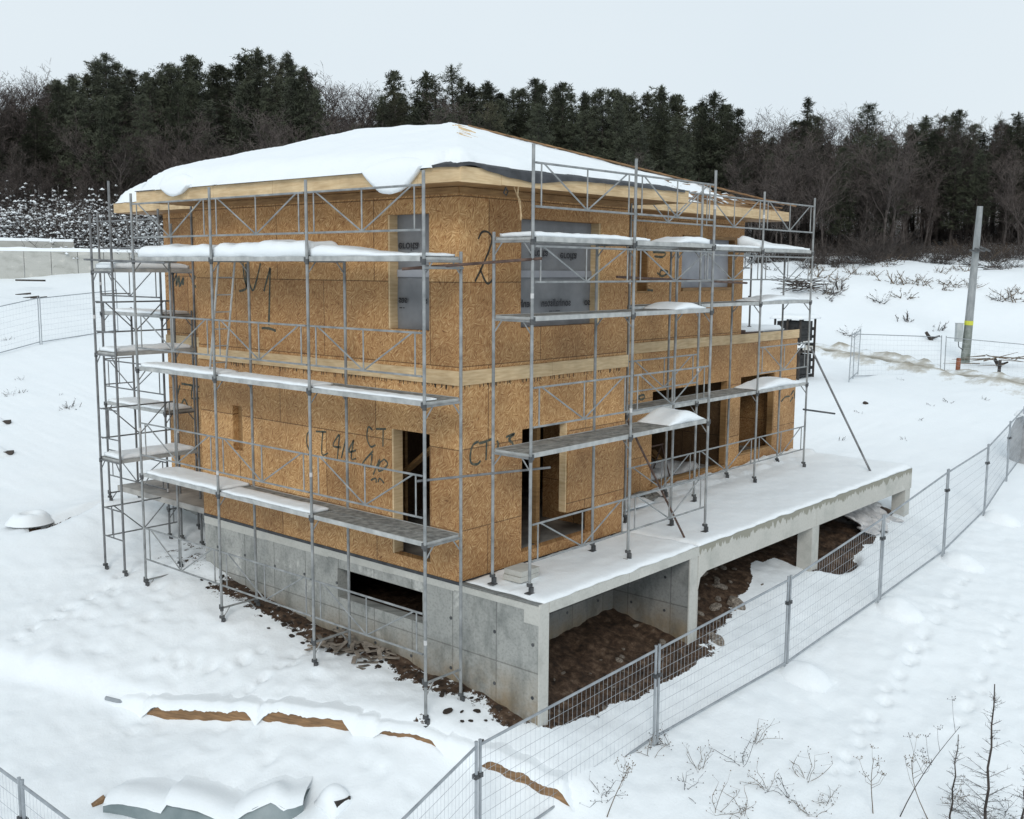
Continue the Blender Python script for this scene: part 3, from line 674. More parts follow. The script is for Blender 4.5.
# snow on the roof
def roof_t(x, y):
    """thickness of the snow over the roof at x, y (0 = bare)"""
    dmain = max(min(x+OV, y+OV, X1+OV-x, YW+OV-y), min(x-(BX-OV), y-(DY-OV), X2+OV-x, YE+OV-y))
    left = min(x+OV, 99) if y > .2 and y < YW+OV else 99
    t = .115 + .04*fbm(x, y, 40, .8, 3)
    gl = 1/(1+math.exp(-(y-x-.9)*1.1)); t += (.17+.10*fbm(x,y,42,.55,3))*gl                               # deeper on the left slope
    edge = .05 + .10*(1-gl) + .05*fbm(x, y, 44, 2.2, 2)
    if x < X1+OV+.2 and y < 1.2 and x > -.2: edge += .05
    if x < .9 and y < .9 and x+y < .6: edge += .16*max(0, 1-abs(x-y)/1.2)
    d = dmain-edge
    t += .035*fbm(x, y, 48, 1.9, 3)
    if y > -.2 and y < YW and x < 0: d = x+OV+.05*fbm(x, y, 47, 1.3, 2)+.03
    bare = 0
    if x > 7.0 and y < 4: bare = fbm(x, y, 50, 1.4, 3)*.36 + .055*(x-8.6) - .09*(y-DY)
    t -= max(0, bare)
    if d <= 0: return 0
    w = min(1, d/(.22+.25*gl)); return max(0, t)*sqrt(max(0, 1-(1-w)**2))
b = MB(); g = .075; ids = {}; nx = int((X2+2*OV+.2)/g); ny = int((YE+2*OV+.2)/g); x0, y0 = -OV-.08, -OV-.02
TT = {}
def tv(i, j):
    if (i,j) not in TT: TT[(i,j)] = roof_t(x0+i*g, y0+j*g)
    return TT[(i,j)]
def vt(i, j):
    if (i,j) not in ids:
        x = x0+i*g; y = y0+j*g; ids[(i,j)] = len(b.v); t = tv(i,j)
        e = 0
        if x < -OV+.12 and -.0 < y < YW+.6: e = -.10*max(0, 1-(x+OV+.08)/.2)*(.6+fbm(0, y, 3, .9, 2)*1.4)
        b.v.append((x, y, roof_h(x, y)+.004+t+(e if t > 0 else 0)))
    return ids[(i,j)]
for i in range(nx):
    for j in range(ny):
        if max(tv(i,j), tv(i+1,j), tv(i+1,j+1), tv(i,j+1)) > .012: b.face((vt(i,j), vt(i+1,j), vt(i+1,j+1), vt(i,j+1)))
# the tongue of snow sagging over the eave, and the fold beside the corner
def sag(yc, w, drop, x_in=.45, thick=.14):
    m_, k_ = 18, 12; s0 = len(b.v)
    for i in range(m_+1):
        s = -1+2*i/m_; yy = yc+s*w; dr = drop*max(0, cos(s*pi/2))**.9*(1+.12*noise.noise(Vector((yy*6,2,2))))
        for j in range(k_+1):
            t = j/k_
            if t < .45: x = -OV+x_in*(1-t/.45); z = roof_h(x, yy)+(thick+.05)*max(0,cos(s*pi/2))**.45*min(1,(.06+t*3))+.03
            else: q = (t-.45)/.55; x = -OV-.10*sin(min(1,q*1.5)*pi/2)-.02; tk = (thick+.05)*max(0,cos(s*pi/2))**.45; z = Z_E+tk+.03-(dr+tk)*q**1.15
            b.v.append((x, yy, z))
    for i in range(m_):
        for j in range(k_): a = s0+i*(k_+1)+j; b.face((a, a+k_+1, a+k_+2, a+1))
    s1 = len(b.v)
    for i in range(m_+1):      # back face
        v0 = b.v[s0+i*(k_+1)+k_]; b.v.append((-OV-.004, v0[1], v0[2]+.03)); b.v.append((-OV-.004, v0[1], Z_E))
    for i in range(m_):
        a = s0+i*(k_+1)+k_; b.face((a, a+k_+1, s1+2*i+2, s1+2*i)); b.face((s1+2*i, s1+2*i+2, s1+2*i+3, s1+2*i+1))
sag(.55, .60, .36, .3, .10); sag(6.15, .42, .17, .25, .17)
o = b.build('roof_snow', M['snow'], None, True); tag(o, 'thick white snow lying over the hipped roof and sagging over its left eave', 'snow', kind='stuff')

# basement and terrace
BW = (.80, 2.87, -.84, -.33)
panel('x', .008, .22, -1.575, YW, -3.2, -.05, [BW]).build('basement_wall', M['concrete'], house)
panel('y', YW-.008, -.22, .23, BX, -3.2, -.05).build('basement_wall', M['concrete'], house)
panel('x', BX+.008, .22, YW+.0, YE, -3.2, -.05).build('basement_wall', M['concrete'], house)
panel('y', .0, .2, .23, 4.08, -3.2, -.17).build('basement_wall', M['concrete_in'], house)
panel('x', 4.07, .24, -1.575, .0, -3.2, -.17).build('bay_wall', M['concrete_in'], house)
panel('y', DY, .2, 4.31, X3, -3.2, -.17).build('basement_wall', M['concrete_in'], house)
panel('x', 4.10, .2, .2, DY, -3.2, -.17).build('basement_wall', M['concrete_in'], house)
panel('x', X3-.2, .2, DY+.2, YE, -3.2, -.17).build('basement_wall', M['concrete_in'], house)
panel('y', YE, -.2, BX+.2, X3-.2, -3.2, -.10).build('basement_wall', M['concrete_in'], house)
b = MB(); b.box((-.006, -1.60, -3.2), (.205, -1.577, -.016)); b.build('wall_end', M['concrete_pale'], house)
b = MB(); b.box((4.06, -1.60, -3.2), (4.32, -1.577, -.175)); b.build('wall_end', M['concrete_pale'], house)
b = MB()
for (ya, yb, zb) in ((-1.577,-1.3,-.33),(-1.3,.1,-.14),(.1,1.5,-.16),(1.5,3.1,-.17),(3.1,4.9,-.19),(4.9,6.84,-.2)): b.box((-.004, ya, zb), (.012, yb, -.047))
b.build('concrete_lip', M['concrete_pale'], house)
b = MB()
for y in (-1.45,-.72,.15,1.07,1.95,2.87,3.75,4.65,5.55,6.4):
    for z in (-.62, -1.42):
        if BW[0] < y < BW[1] and z > -1: continue
        b.tube((.0085,y+.03*sin(y*9),z+.02*sin(y*5)),(.002,y+.03*sin(y*9),z+.02*sin(y*5)),.028,8)
for y in (-.4,-1.1):
    for z in (-.6,-1.2): b.tube((4.069,y,z),(4.062,y,z),.026,8)
for x in (.9,1.8,2.7,3.6):
    for z in (-.5,-1.15): b.tube((x,-.002,z),(x,-.008,z),.026,8)
tag(b.build('tie_holes', M['steel_dark'], house), kind='stuff')
b = MB(); b.box((.012,-1.572,-.165),(4.32,-.013,-.02)); b.box((4.325,-1.34,-.165),(14.3,DY-.013,-.02)); b.build('terrace_slab', M['concrete_in'], house)
b = MB(); b.box((.206,-1.612,-.17),(2.2,-1.58,-.015)); b.box((2.204,-1.616,-.172),(4.321,-1.58,-.015)); b.build('slab_edge', M['concrete_pale'], house)
b = MB(); b.box((4.323,-1.61,-.50),(9.0,-1.345,-.018)); b.box((9.003,-1.613,-.50),(14.3,-1.345,-.018))
n = len(b.v)   # haunch
for y in (-1.608,-1.35): b.v += [(4.323,y,-.5),(4.62,y,-.5),(4.40,y,-.58),(4.323,y,-.80)]
b.face((n,n+1,n+2,n+3)); b.face((n+7,n+6,n+5,n+4)); b.face((n+1,n+5,n+6,n+2)); b.face((n+2,n+6,n+7,n+3)); b.face((n+3,n+7,n+4,n)); b.face((n,n+4,n+5,n+1))
b.build('beam', M['concrete_beam'], house)
for x in (8.87, 13.98):
    b = MB(); b.box((x,-1.59,-2.4),(x+.32,-1.27,-.503)); b.build('column', M['concrete_pale'], house)
b = MB(); b.box((4.326,-1.605,-2.9),(4.34,-1.35,-.8)); b.build('wall_end', M['concrete_pale'], house)
# things inside the openings
b = MB()
for k in range(12): b.bar((8.2+.18*k, 2.9+.1*sin(k*3), .1+.03*(k%4)), (8.6+.2*k, 3.6, .15+.05*(k%3)), .12, .04)
o = b.build('board_pile', M['lumber_dark'], None); tag(o, 'heap of loose boards on the floor inside the widest ground floor opening', 'boards')
b = MB(); b.tube((9.6,3.2,.02),(9.6,3.2,.75),.26,20); b.tube((9.6,3.2,.75),(9.6,3.2,.79),.27,20); b.tube((9.6,3.2,.35),(9.6,3.2,.38),.268,20)
o = b.build('barrel', M['blue'], None, True); tag(o, 'blue plastic barrel standing inside the widest ground floor opening', 'barrel')
def trestle(x, y):
    r = empty('trestle', (x, y, .02), 'rusty steel trestle standing inside the widest ground floor opening', 'trestle')
    b = MB(); b.tube((x-.5,y,.75),(x+.5,y,.75),.02,6); b.build('top_bar', M['rust'], r)
    for dx in (-.45,.45):
        for dy in (-.25,.25): b = MB(); b.tube((x+dx,y,.74),(x+dx,y+dy,.02),.016,6); b.build('leg', M['rust'], r)
trestle(8.7, 2.3)
heap('cement_sheet', 8.0, 10.6, 2.1, 3.4, lambda x,y: .02, lambda x,y: .10+.12*noise.noise(Vector((x*2,y*2,8))), 'x', .08, .06)
o = [q for q in bpy.data.objects if q.name.startswith('cement_sheet')][0]; o.name = 'dust_sheet'; o.data.materials.clear(); o.data.materials.append(M['white_sheet']); tag(o, 'crumpled pale dust sheet on the floor inside the widest ground floor opening', 'dust sheet'); del o['kind']
# unroofed room to the right: flat roof with snow and kerb board
b = MB(); b.box((X2+.01,DY+.17,3.19),(X3-.02,YE-.02,3.20)); b.build('flat_roof', M['black_sheet'], house)
b = MB(); b.box((X2+.15, DY+.2, 3.2), (X2+1.5, DY+.9, 3.225)); b.box((X2+.1, DY+.15, 3.2), (X2+.5, DY+.3, 3.30)); b.build('roof_boards', M['rust'], house)
heap('flat_roof_snow', X2+.25, X3-.06, DY+.35, 6, lambda x,y: 3.20, lambda x,y: .13, 'snow lying on the low flat roof at the right end of the house', .1)
# snow on terrace
def terr_t(x, y):
    t = .055 + .03*fbm(x, y, 60, .9, 3)
    if x > 11: t += .05*min(1,(x-11)/2)
    if x > 7.2 and y > .9: t += .10*fbm(x, y, 63, 2.5, 3)+.03
    if 4.9 < x < 7.6 and y > .7: t = .02+.04*fbm(x,y,66,2,2)
    return max(.012, t)
heap('terrace_snow', .10, X1-.02, -1.595, -.05, lambda x,y: -.018, lambda x,y: terr_t(x,y)*(1 if x > .8 or y < -.9 else .5), 'smooth snow on the near part of the concrete terrace by the house corner', .07)
heap('terrace_snow', X1+.0, 14.28, -1.60, DY-.03, lambda x,y: -.018, terr_t, 'wide sheet of snow on the long part of the concrete terrace over the beam', .08)
b = MB(); random.seed(5)
for k in range(16):
    x = random.uniform(5.0,7.4); y = random.uniform(.9,1.5); a = random.random()*3
    b.bar((x,y,.03),(x+.4*cos(a),y+.25*sin(a),.04+.04*random.random()),.14,.03)
o = b.build('rubbish_heap', M['plank'], None); tag(o, 'low heap of grey scraps and bags lying on the snowy terrace below the widest opening', 'rubbish', kind='stuff')
heap('scrap_snow', 5.0, 6.6, .75, 1.35, lambda x,y: .045, lambda x,y: .09*max(0,noise.noise(Vector((x*2.2,y*3,1)))+.35), 'humps of snow over the scraps lying on the terrace', .06)
blk = empty('block_stack', (.72,-.62,.02), 'two flat beige paving blocks stacked on the snowy terrace at the near house corner', 'blocks')
for k, (dx, dz) in enumerate(((0,0),(.03,.085))):
    b = MB(); b.box((.50+dx,-.80,.03+dz),(.93+dx,-.45,.11+dz)); b.build('block', M['concrete_pale'], blk)

# ------------------------------------------------------------------ scaffolding
def scaffold(name, label, along, stations, co, ci, bases, lifts, tops, rails, decks, group=None, mat='steel', ends=(), deckmat='plank', inner_top=None, skip_inner=()):
    """along 'x'/'y': stations are positions on that axis; co / ci = outer and inner line on the other axis"""
    P = (lambda s, c, z: (s, c, z)) if along == 'x' else (lambda s, c, z: (c, s, z))
    r = empty(name, P(stations[0], co, bases[0][0]), label, 'scaffold', group); m = M[mat]
    R = .024
    for k, s in enumerate(stations):
        zb_o, zb_i = bases[k]
        zt = tops[k] if isinstance(tops, (list, tuple)) else tops; zi = inner_top if inner_top else lifts[-1]+.14
        lv = [z for z in lifts]
        b = MB(); b.tube(P(s,co,zb_o+.12), P(s,co,zt), R, 8); b.build('outer_post', m, r)
        if k not in skip_inner:
            b = MB(); b.tube(P(s,ci,zb_i+.12), P(s,ci,zi), R, 8); b.build('inner_post', m, r)
        for z in lv:
            b = MB(); b.tube(P(s,co,z), P(s,ci,z), .019, 6)
            g = .17*(1 if ci > co else -1)
            b.tube(P(s,co,z-.2), P(s,co+g,z), .011, 5); b.tube(P(s,ci,z-.2), P(s,ci-g,z), .011, 5)
            b.build('transom', m, r)
        for z in lv:
            b = MB(); q = np.array(P(s,co,z)); b.tube(P(s,co,z-.05),P(s,co,z+.03),R+.008,8); e_ = np.array(P(.03,0,0) if along == 'x' else P(.03,0,0)); b.box(tuple(q+e_*1.0-.022),tuple(q+e_*1.0+np.array((.022,.022,.06)))); b.build('coupler', M['steel_dark'], r)
        for (c, zb) in ((co, zb_o), (ci, zb_i)):
            if c == ci and k in skip_inner: continue
            b = MB(); b.tube(P(s,c,zb),P(s,c,zb+.16),.017,6); b.tube(P(s,c,zb+.10),P(s,c,zb+.14),.05,6); p = P(s,c,zb); b.box((p[0]-.055,p[1]-.055,p[2]-.012),(p[0]+.055,p[1]+.055,p[2]+.003)); b.tube((p[0]+.02,p[1]-.03,p[2]),(p[0]+.02,p[1]-.03,p[2]+.09),.03,6); b.build('base_jack', M['steel_dark'], r)
        if True:
            b = MB(); z = random.choice(lv)+random.uniform(.3,.9); b.tube(P(s,co,z),P(s,co,z+.07),R+.002,8); b.build('tape_mark', M['white_sheet'], r)
    for (i, j, z) in decks:
        a, e = stations[i]+.03, stations[j]-.03; w = abs(ci-co); sg = 1 if ci > co else -1
        d = empty('deck_dummy') if False else None
        b = MB()
        for q in range(2):
            c0 = co+sg*(.03+q*(w/2-.015)); c1 = c0+sg*(w/2-.045); pa = P(a, min(c0,c1), z+.03); pb = P(e, max(c0,c1), z+.062)
            b.box((min(pa[0],pb[0]),min(pa[1],pb[1]),pa[2]),(max(pa[0],pb[0]),max(pa[1],pb[1]),pb[2]))
        dk = b.build('deck', M[deckmat], r)
        b = MB()
        for c0 in (co+sg*.022, ci-sg*.022): b.bar(P(a,c0,z+.035),P(e,c0,z+.035),.014,.07)
        for s0 in (a,e): b.bar(P(s0,co+sg*.02,z+.03),P(s0,ci-sg*.02,z+.03),.02,.05)
        b.build('deck_edge', M['alu'], dk)
    for (i, j, z, lo, hi) in rails:
        a, e = stations[i]+.05, stations[j]-.05; c = co-.0; b = MB(); rr = .0125
        b.tube(P(a,c,z+hi),P(e,c,z+hi),.0165,6); b.tube(P(a,c,z+lo),P(e,c,z+lo),.0165,6)
        m0 = (a+e)/2; 
        for q in (a+.13, m0, e-.13): b.tube(P(q,c,z+lo),P(q,c,z+hi),rr,5)
        b.tube(P(a+.18,c,z+hi),P(m0,c,z+lo),rr,5); b.tube(P(e-.18,c,z+hi),P(m0,c,z+lo),rr,5)
        b.build('guardrail', m, r)
    for (k, z) in ends:
        s = stations[k]; b = MB()
        for h in (.45, 1.02): b.tube(P(s,co,z+h),P(s,ci,z+h),.0145,6)
        b.tube(P(s,(co+ci)/2,z+.45),P(s,(co+ci)/2,z+1.02),.011,5); b.build('end_rail', m, r)
    return r
def gz(x, y): return H(x, y)-.03
LY = [-.39, 2.13, 4.67, 7.16]; LX, LI = -1.1, -.37; K0 = .83
ls = scaffold('facade_scaffold', 'steel tube scaffold with three snowy decks along the long left wall of the house', 'y', LY, LX, LI,
    [(gz(LX,y), gz(LI,y)) for y in LY], [-1.17, .83, 2.83, 4.83], 6.04,
    [(i,i+1,z,.42,1.02) for i in range(3) for z in (-1.17,.83,2.83,4.83) if not (i == 2 and z == 9)],
    [(i,i+1,z) for i in range(3) for z in (.83,2.83,4.83)], 'scaffolds round the house', ends=[(0,4.83-.45+.02)] if False else ())
b = MB(); b.tube((-1.16,-.02,4.72),(.30,-1.32,4.88),.021,8); b.build('tie_tube', M['rust'], ls)
b = MB(); b.tube((-1.16,-.30,1.78),(.75,-1.15,1.82),.018,8); b.build('tie_tube', M['steel_dull'], ls)
b = MB(); b.tube((-1.12,-.42,4.74),(-.36,-.42,4.74),.02,6); b.build('tie_tube', M['steel'], ls)
la = empty('ladder', (-.72,5.2,2.93), 'leaning alloy ladder between the two upper decks of the left wall scaffold', 'ladder')
for dx in (-.16,.16):
    b = MB(); b.tube((-.72+dx,5.15,2.93),(-.72+dx,4.75,5.0),.019,6); b.build('stile', M['alu'], la)
for k in range(7):
    t = (k+.5)/7; b = MB(); b.tube((-.88,5.15-.4*t,2.93+2.07*t),(-.56,5.15-.4*t,2.93+2.07*t),.012,5); b.build('rung', M['alu'], la)
def dsn(a, e, c0, c1, z, tf, label, along='y', ef=.7):
    if along == 'y': heap('deck_snow', c0, c1, a, e, lambda x,y: z+.066, tf, label, .05, .02, ef=ef)
    else: heap('deck_snow', a, e, c0, c1, lambda x,y: z+.066, tf, label, .05, .02, ef=ef)
dsn(4.72,7.05,LX+.03,LI-.03,4.83,lambda x,y:.20+.05*noise.noise(Vector((y*2,1,1))),'thick snow on the topmost deck of the left wall scaffold, farthest bay')
dsn(2.18,4.62,LX+.02,LI-.03,4.83,lambda x,y:.25+.04*noise.noise(Vector((y*3,2,1)))-.04*max(0,y-3.5),'thick snow on the topmost deck of the left wall scaffold, middle bay')
dsn(-.3,2.08,LX+.03,LI-.03,4.83,lambda x,y:.05+.12*max(0,min(1,(y-.5)/1.3)),'snow thinning towards the corner on the topmost deck of the left wall scaffold, nearest bay')
for i, lab in ((0,'nearest'),(1,'middle'),(2,'farthest')):
    dsn(LY[i]+.05,LY[i+1]-.05,LX+.03,LX+(.30 if i == 0 else .5),2.83,lambda x,y:.035+.02*i,'thin snow on the second deck of the left wall scaffold, %s bay' % lab)
dsn(4.72,7.05,LX+.03,LI-.05,.83,lambda x,y:.07,'snow on the lowest deck of the left wall scaffold, farthest bay')
dsn(1.9+.3,4.62,LX+.03,LX+.42,.83,lambda x,y:.05,'half melted strip of snow on the lowest deck of the left wall scaffold, middle bay')

RX = [.204, 2.711, 5.149]
rs = scaffold('facade_scaffold', 'steel scaffold on the snowy terrace in front of the short right wall nearest the corner', 'x', RX, -1.228, -.5,
    [(.04,.04)]*3, [2.03, 4.0, 5.12], 6.45, [(0,1,5.12,.48,1.08),(1,2,5.12,.48,1.08),(0,1,4.0,.55,1.05),(1,2,4.0,.55,1.05),(0,1,2.03,.45,1.02),(0,1,.05,.45,1.0),(1,2,2.03,.45,1.02),(1,2,.05,.45,1.0)],
    [(0,1,2.03),(1,2,2.03),(0,1,4.0),(1,2,4.0),(0,1,5.12),(1,2,5.12)], 'scaffolds round the house')
b = MB(); b.tube((3.1,-.9,2.25),(4.5,-1.2,.05),.019,8); b.build('raking_tube', M['rust'], rs)
b = MB(); b.tube((2.5,-1.05,4.62),(6.9,-.95,4.5),.02,8); b.build('tie_tube', M['rust'], rs)
dsn(.3,2.65,-1.2,-.53,5.12,lambda x,y:.075,'even strip of snow on the topmost deck of the corner terrace scaffold, bay nearest the corner','x')
dsn(2.76,3.2,-1.2,-.6,5.12,lambda x,y:.06,'small wedge of snow on the topmost deck just right of the middle post of the corner terrace scaffold','x')
dsn(4.0,5.05,-1.2,-.55,5.12,lambda x,y:.12*max(.2,sin(min(1,(x-4.0)/.6)*pi/2)),'rounded snow heap on the topmost deck at the far end of the corner terrace scaffold','x')
dsn(4.0,5.0,-1.2,-.55,4.0,lambda x,y:.03+.085*max(0,sin((x-4.0)/1.0*pi)),'rounded snow heap on the middle deck at the far end of the corner terrace scaffold','x')
dsn(3.95,5.1,-1.2,-.53,2.03,lambda x,y:.01+.19*max(0,sin((x-3.9)/1.25*pi))**1.3,'smooth dome of snow on the lowest deck at the far end of the corner terrace scaffold','x')
QX = [4.75, 7.218, 9.782, 12.243]; QO, QI = .256, .95
qs = scaffold('facade_scaffold', 'long steel scaffold standing on the terrace in front of the recessed right wall', 'x', QX, QO, QI,
    [(.04,.04)]*4, [2.037, 3.993, 5.145], 6.42, [(1,2,5.145,.48,1.08),(2,3,5.145,.48,1.08),(0,1,5.145,.48,1.08),(1,2,3.993,.55,1.05),(2,3,3.993,.55,1.05),(0,1,2.037,.45,1.02),(0,1,.05,.45,1.0),(1,2,.05,.45,1.0),(2,3,.05,.45,1.0),(2,3,2.037,.45,1.02)],
    [(i,i+1,z) for i in range(3) for z in (2.037,3.993,5.145)], 'scaffolds round the house', mat='steel')
b = MB(); b.tube((12.24,.2,2.95),(12.75,-1.2,.06),.026,8); b.build('raking_tube', M['steel_dull'], qs)
b = MB(); b.tube((12.1,.25,1.47),(13.1,-.1,1.30),.022,8); b.build('raking_tube', M['steel_dark'], qs)
dsn(7.27,9.7,QO+.03,QI-.05,5.145,lambda x,y:.055,'narrow strip of snow on the topmost deck of the long terrace scaffold, middle bay','x')
dsn(9.85,12.15,QO+.03,QI-.05,5.145,lambda x,y:.04+.30*max(0,(y-QO)/.7)*max(0,1-(x-9.85)/2.5)+.02,'wedge of snow on the topmost deck of the long terrace scaffold, far right bay','x')
dsn(9.85,12.15,QO+.03,QI-.05,3.993,lambda x,y:.02+.10*max(0,sin((x-9.8)/2.4*pi)),'low dome of snow on the middle deck of the long terrace scaffold, far right bay','x')
dsn(9.9,12.15,QO+.03,QI-.05,2.037,lambda x,y:.015+.16*max(0,sin((x-9.7)/2.6*pi))**1.5,'long dome of snow on the lowest deck of the long terrace scaffold, far right bay','x')
# small scaffold on the flat roof at the right end
scaffold('facade_scaffold', 'small steel scaffold standing on the snowy flat roof at the right end of the house', 'y', [2.1, 4.2], 12.75, 12.05,
    [(3.21,3.21)]*2, [4.05, 5.1], 5.55, [(0,1,5.1-.6,.3,.9)], [(0,1,5.1)], 'scaffolds round the house', mat='steel_dull')
# tower at the far left corner, and the run along the recessed left wall
TX = [-1.1, .62]
tw = scaffold('scaffold_tower', 'narrow scaffold tower with three snowy decks at the far left corner of the house', 'x', TX, 8.68, 7.93,
    [(gz(-1.1,8.68),gz(-1.1,7.93)),(gz(.62,8.68),gz(.62,7.93))], [.97, 3.04, 4.62], [5.72,5.6], [(0,1,z,.42,1.0) for z in (-1.0,.97,3.04)], [(0,1,z) for z in (.97,3.04,4.62)], 'scaffolds round the house', mat='steel_dull', ends=[(0,-1.0),(0,.97),(0,3.04)], inner_top=6.3)
b = MB(); b.tube((-1.16,8.85,4.86),(-1.1,6.1,4.80),.02,6); b.build('tie_tube', M['steel_dull'], tw)
b = MB(); b.tube((-1.3,8.0,4.83),(.3,8.0,4.83),.02,6); b.build('tie_tube', M['steel_dull'], tw)
dsn(-1.05,.56,7.97,8.64,.97,lambda x,y:.09,'snow on the lowest deck of the far left scaffold tower','x')
dsn(-1.05,.56,7.97,8.64,3.04,lambda x,y:.09,'snow on the middle deck of the far left scaffold tower','x')
dsn(-1.05,.56,7.97,8.64,4.62,lambda x,y:.10+.07*max(0,1-abs(x+.5)),'snow on the topmost deck of the far left scaffold tower','x')
WY = [8.95, 11.4]
ws = scaffold('facade_scaffold', 'weathered steel scaffold along the recessed part of the left wall behind the tower', 'y', WY, .5, 1.2,
    [(gz(.5,y),gz(1.2,y)) for y in WY], [-.35, 1.67, 3.68], 5.9, [(0,1,z,.42,1.0) for z in (-.35,1.67,3.68,4.7)], [(0,1,z) for z in (1.67,3.68)], 'scaffolds round the house', mat='steel_dull', ends=[(1,1.67),(1,3.68)])
dsn(9.0,11.35,.53,1.17,1.67,lambda x,y:.07,'snow on the lower deck of the weathered scaffold behind the tower')
dsn(9.0,11.35,.53,1.17,3.68,lambda x,y:.07,'snow on the upper deck of the weathered scaffold behind the tower')

# ------------------------------------------------------------------ temporary fence
def fence_panel(a, b_, label, group, top_a=2.0, top_b=2.0, lean=(0,0), nv=None):
    """a, b_ = ground points of the two ends"""
    a = Vector(a); b_ = Vector(b_); r = empty('mesh_fence', tuple((a+b_)/2), label, 'fence', group); up = Vector((lean[0], lean[1], 1)).normalized()
    A0, A1, B0, B1 = a-up*.05, a+up*top_a, b_-up*.05, b_+up*top_b
    la_, lb_ = a+up*.14, b_+up*.14
    for p, q in ((A0,A1),(B0,B1)): b = MB(); b.tube(p, q, .021, 8); b.tube(q, q+up*.02, .024, 8); b.build('post', M['fence'], r)
    for p, q in ((A1-up*.05, B1-up*.05),(la_, lb_)): b = MB(); b.tube(p, q, .019, 8); b.build('rail', M['fence'], r)
    L = (b_-a).length; nv = nv or int(L/.088); b = MB(); n = .0019
    for i in range(1, nv):
        t = i/nv; b.tube(la_.lerp(lb_, t), (A1-up*.05).lerp(B1-up*.05, t), n, 3, caps=False)
    for j in range(1, 8):
        t = j/8; b.tube(la_.lerp(A1-up*.05, t), lb_.lerp(B1-up*.05, t), n*1.8, 3, caps=False)
    b.build('wire_mesh', M['wire'], r); return r
FP = [(-5.5,-3.15,0),(-2.0,-2.24,0),(1.51,-2.62,0),(5.06,-2.96,0),(8.53,-3.19,0),(12.06,-3.2,0),(15.75,-2.92,0),(19.6,-2.33,0),(22.5,-1.9,0)]
tops = [-1.42,-1.16,-.78,-.44,.06,.46,.53,.64,.75]
names = ['lowest panel of the long mesh fence, cut by the bottom edge of the picture','mesh fence panel standing in front of the timber end and the near concrete corner','mesh fence panel in front of the open soil bay under the terrace','mesh fence panel in front of the rocks below the terrace beam','mesh fence panel in front of the dark hole by the concrete column','mesh fence panel beside the far end of the terrace beam','mesh fence panel beyond the end of the terrace, in open snow','farthest mesh fence panel of the long run, next to the wrapped grey sack']
for i in range(8):
    a = Vector(FP[i]); c = Vector(FP[i+1]); d = (c-a).normalized(); a = a+d*.04; c = c-d*.04
    a.z = min(H(a.x,a.y), tops[i]-1.4); c.z = min(H(c.x,c.y), tops[i+1]-1.4)
    fence_panel(a, c, names[i], 'long run of mesh fence along the terrace', tops[i]-a.z, tops[i+1]-c.z)
    if 0 < i < 8:
        b = MB(); z = tops[i]-.45; b.box((FP[i][0]-.07,FP[i][1]-.035,z-.03),(FP[i][0]+.07,FP[i][1]+.035,z+.03)); b.tube((FP[i][0],FP[i][1]-.06,z),(FP[i][0],FP[i][1]+.06,z),.012,6)
        o = b.build('fence_clamp', M['steel_dark'], None); tag(o, 'dark clamp joining the posts at the %s joint of the long mesh fence' % ['first','second','third','fourth','fifth','sixth','seventh'][i-1], 'clamp', 'clamps joining the long mesh fence')
LF = [(-6.3,.86),(-6.34,-2.6)]; LG = [(-6.28,4.4),(-6.3,.94)]
for (p, q, lab) in ((LF[0],LF[1],'right hand panel of the mesh fence at the bottom left corner'),(LG[0],LG[1],'left hand panel of the mesh fence at the bottom left corner')):
    fence_panel((*p,H(*p)-.02),(*q,H(*q)-.02),lab,'mesh fence at the bottom left', -1.10-(H(*p)-.02), -1.12-(H(*q)-.02) if q[1] < 0 else -1.10-(H(*q)-.02))
b = MB(); b.box((-6.34,.83,-1.62),(-6.26,.97,-1.55)); b.tube((-6.3,.82,-1.58),(-6.3,.98,-1.58),.02,6); o = b.build('fence_clamp', M['steel_dark'], None); tag(o, 'round dark clamp joining the two bottom left fence panels', 'clamp')
for (x, y, lab) in ((5.12,-3.12,'snow covered fence foot below the joint in front of the rocks'),(8.6,-3.4,'snow covered fence foot below the joint by the dark hole'),(12.1,-3.45,'snow covered fence foot below the joint near the end of the terrace'),(15.85,-3.15,'snow covered fence foot below the farthest clearly seen fence joint')):
    z = H(x,y); b = MB(); b.box((x-.13,y-.35,z-.10),(x+.13,y+.32,z+.02)); r = b.build('weight_block', M['steel_dark'], None); tag(r, lab, 'fence foot', 'fence feet under the snow')
    heap('foot_snow', x-.35, x+.45, y-.6, y+.3, lambda X,Y,z=z: H(X,Y)-.01, lambda X,Y,x=x,y=y: .01+.19*max(0,1-((X-x-.05)/.4)**2-((Y-y+.15)/.45)**2)**.7, 'lump of snow over the '+lab.replace('snow covered ',''), .05, .05, ef=0)
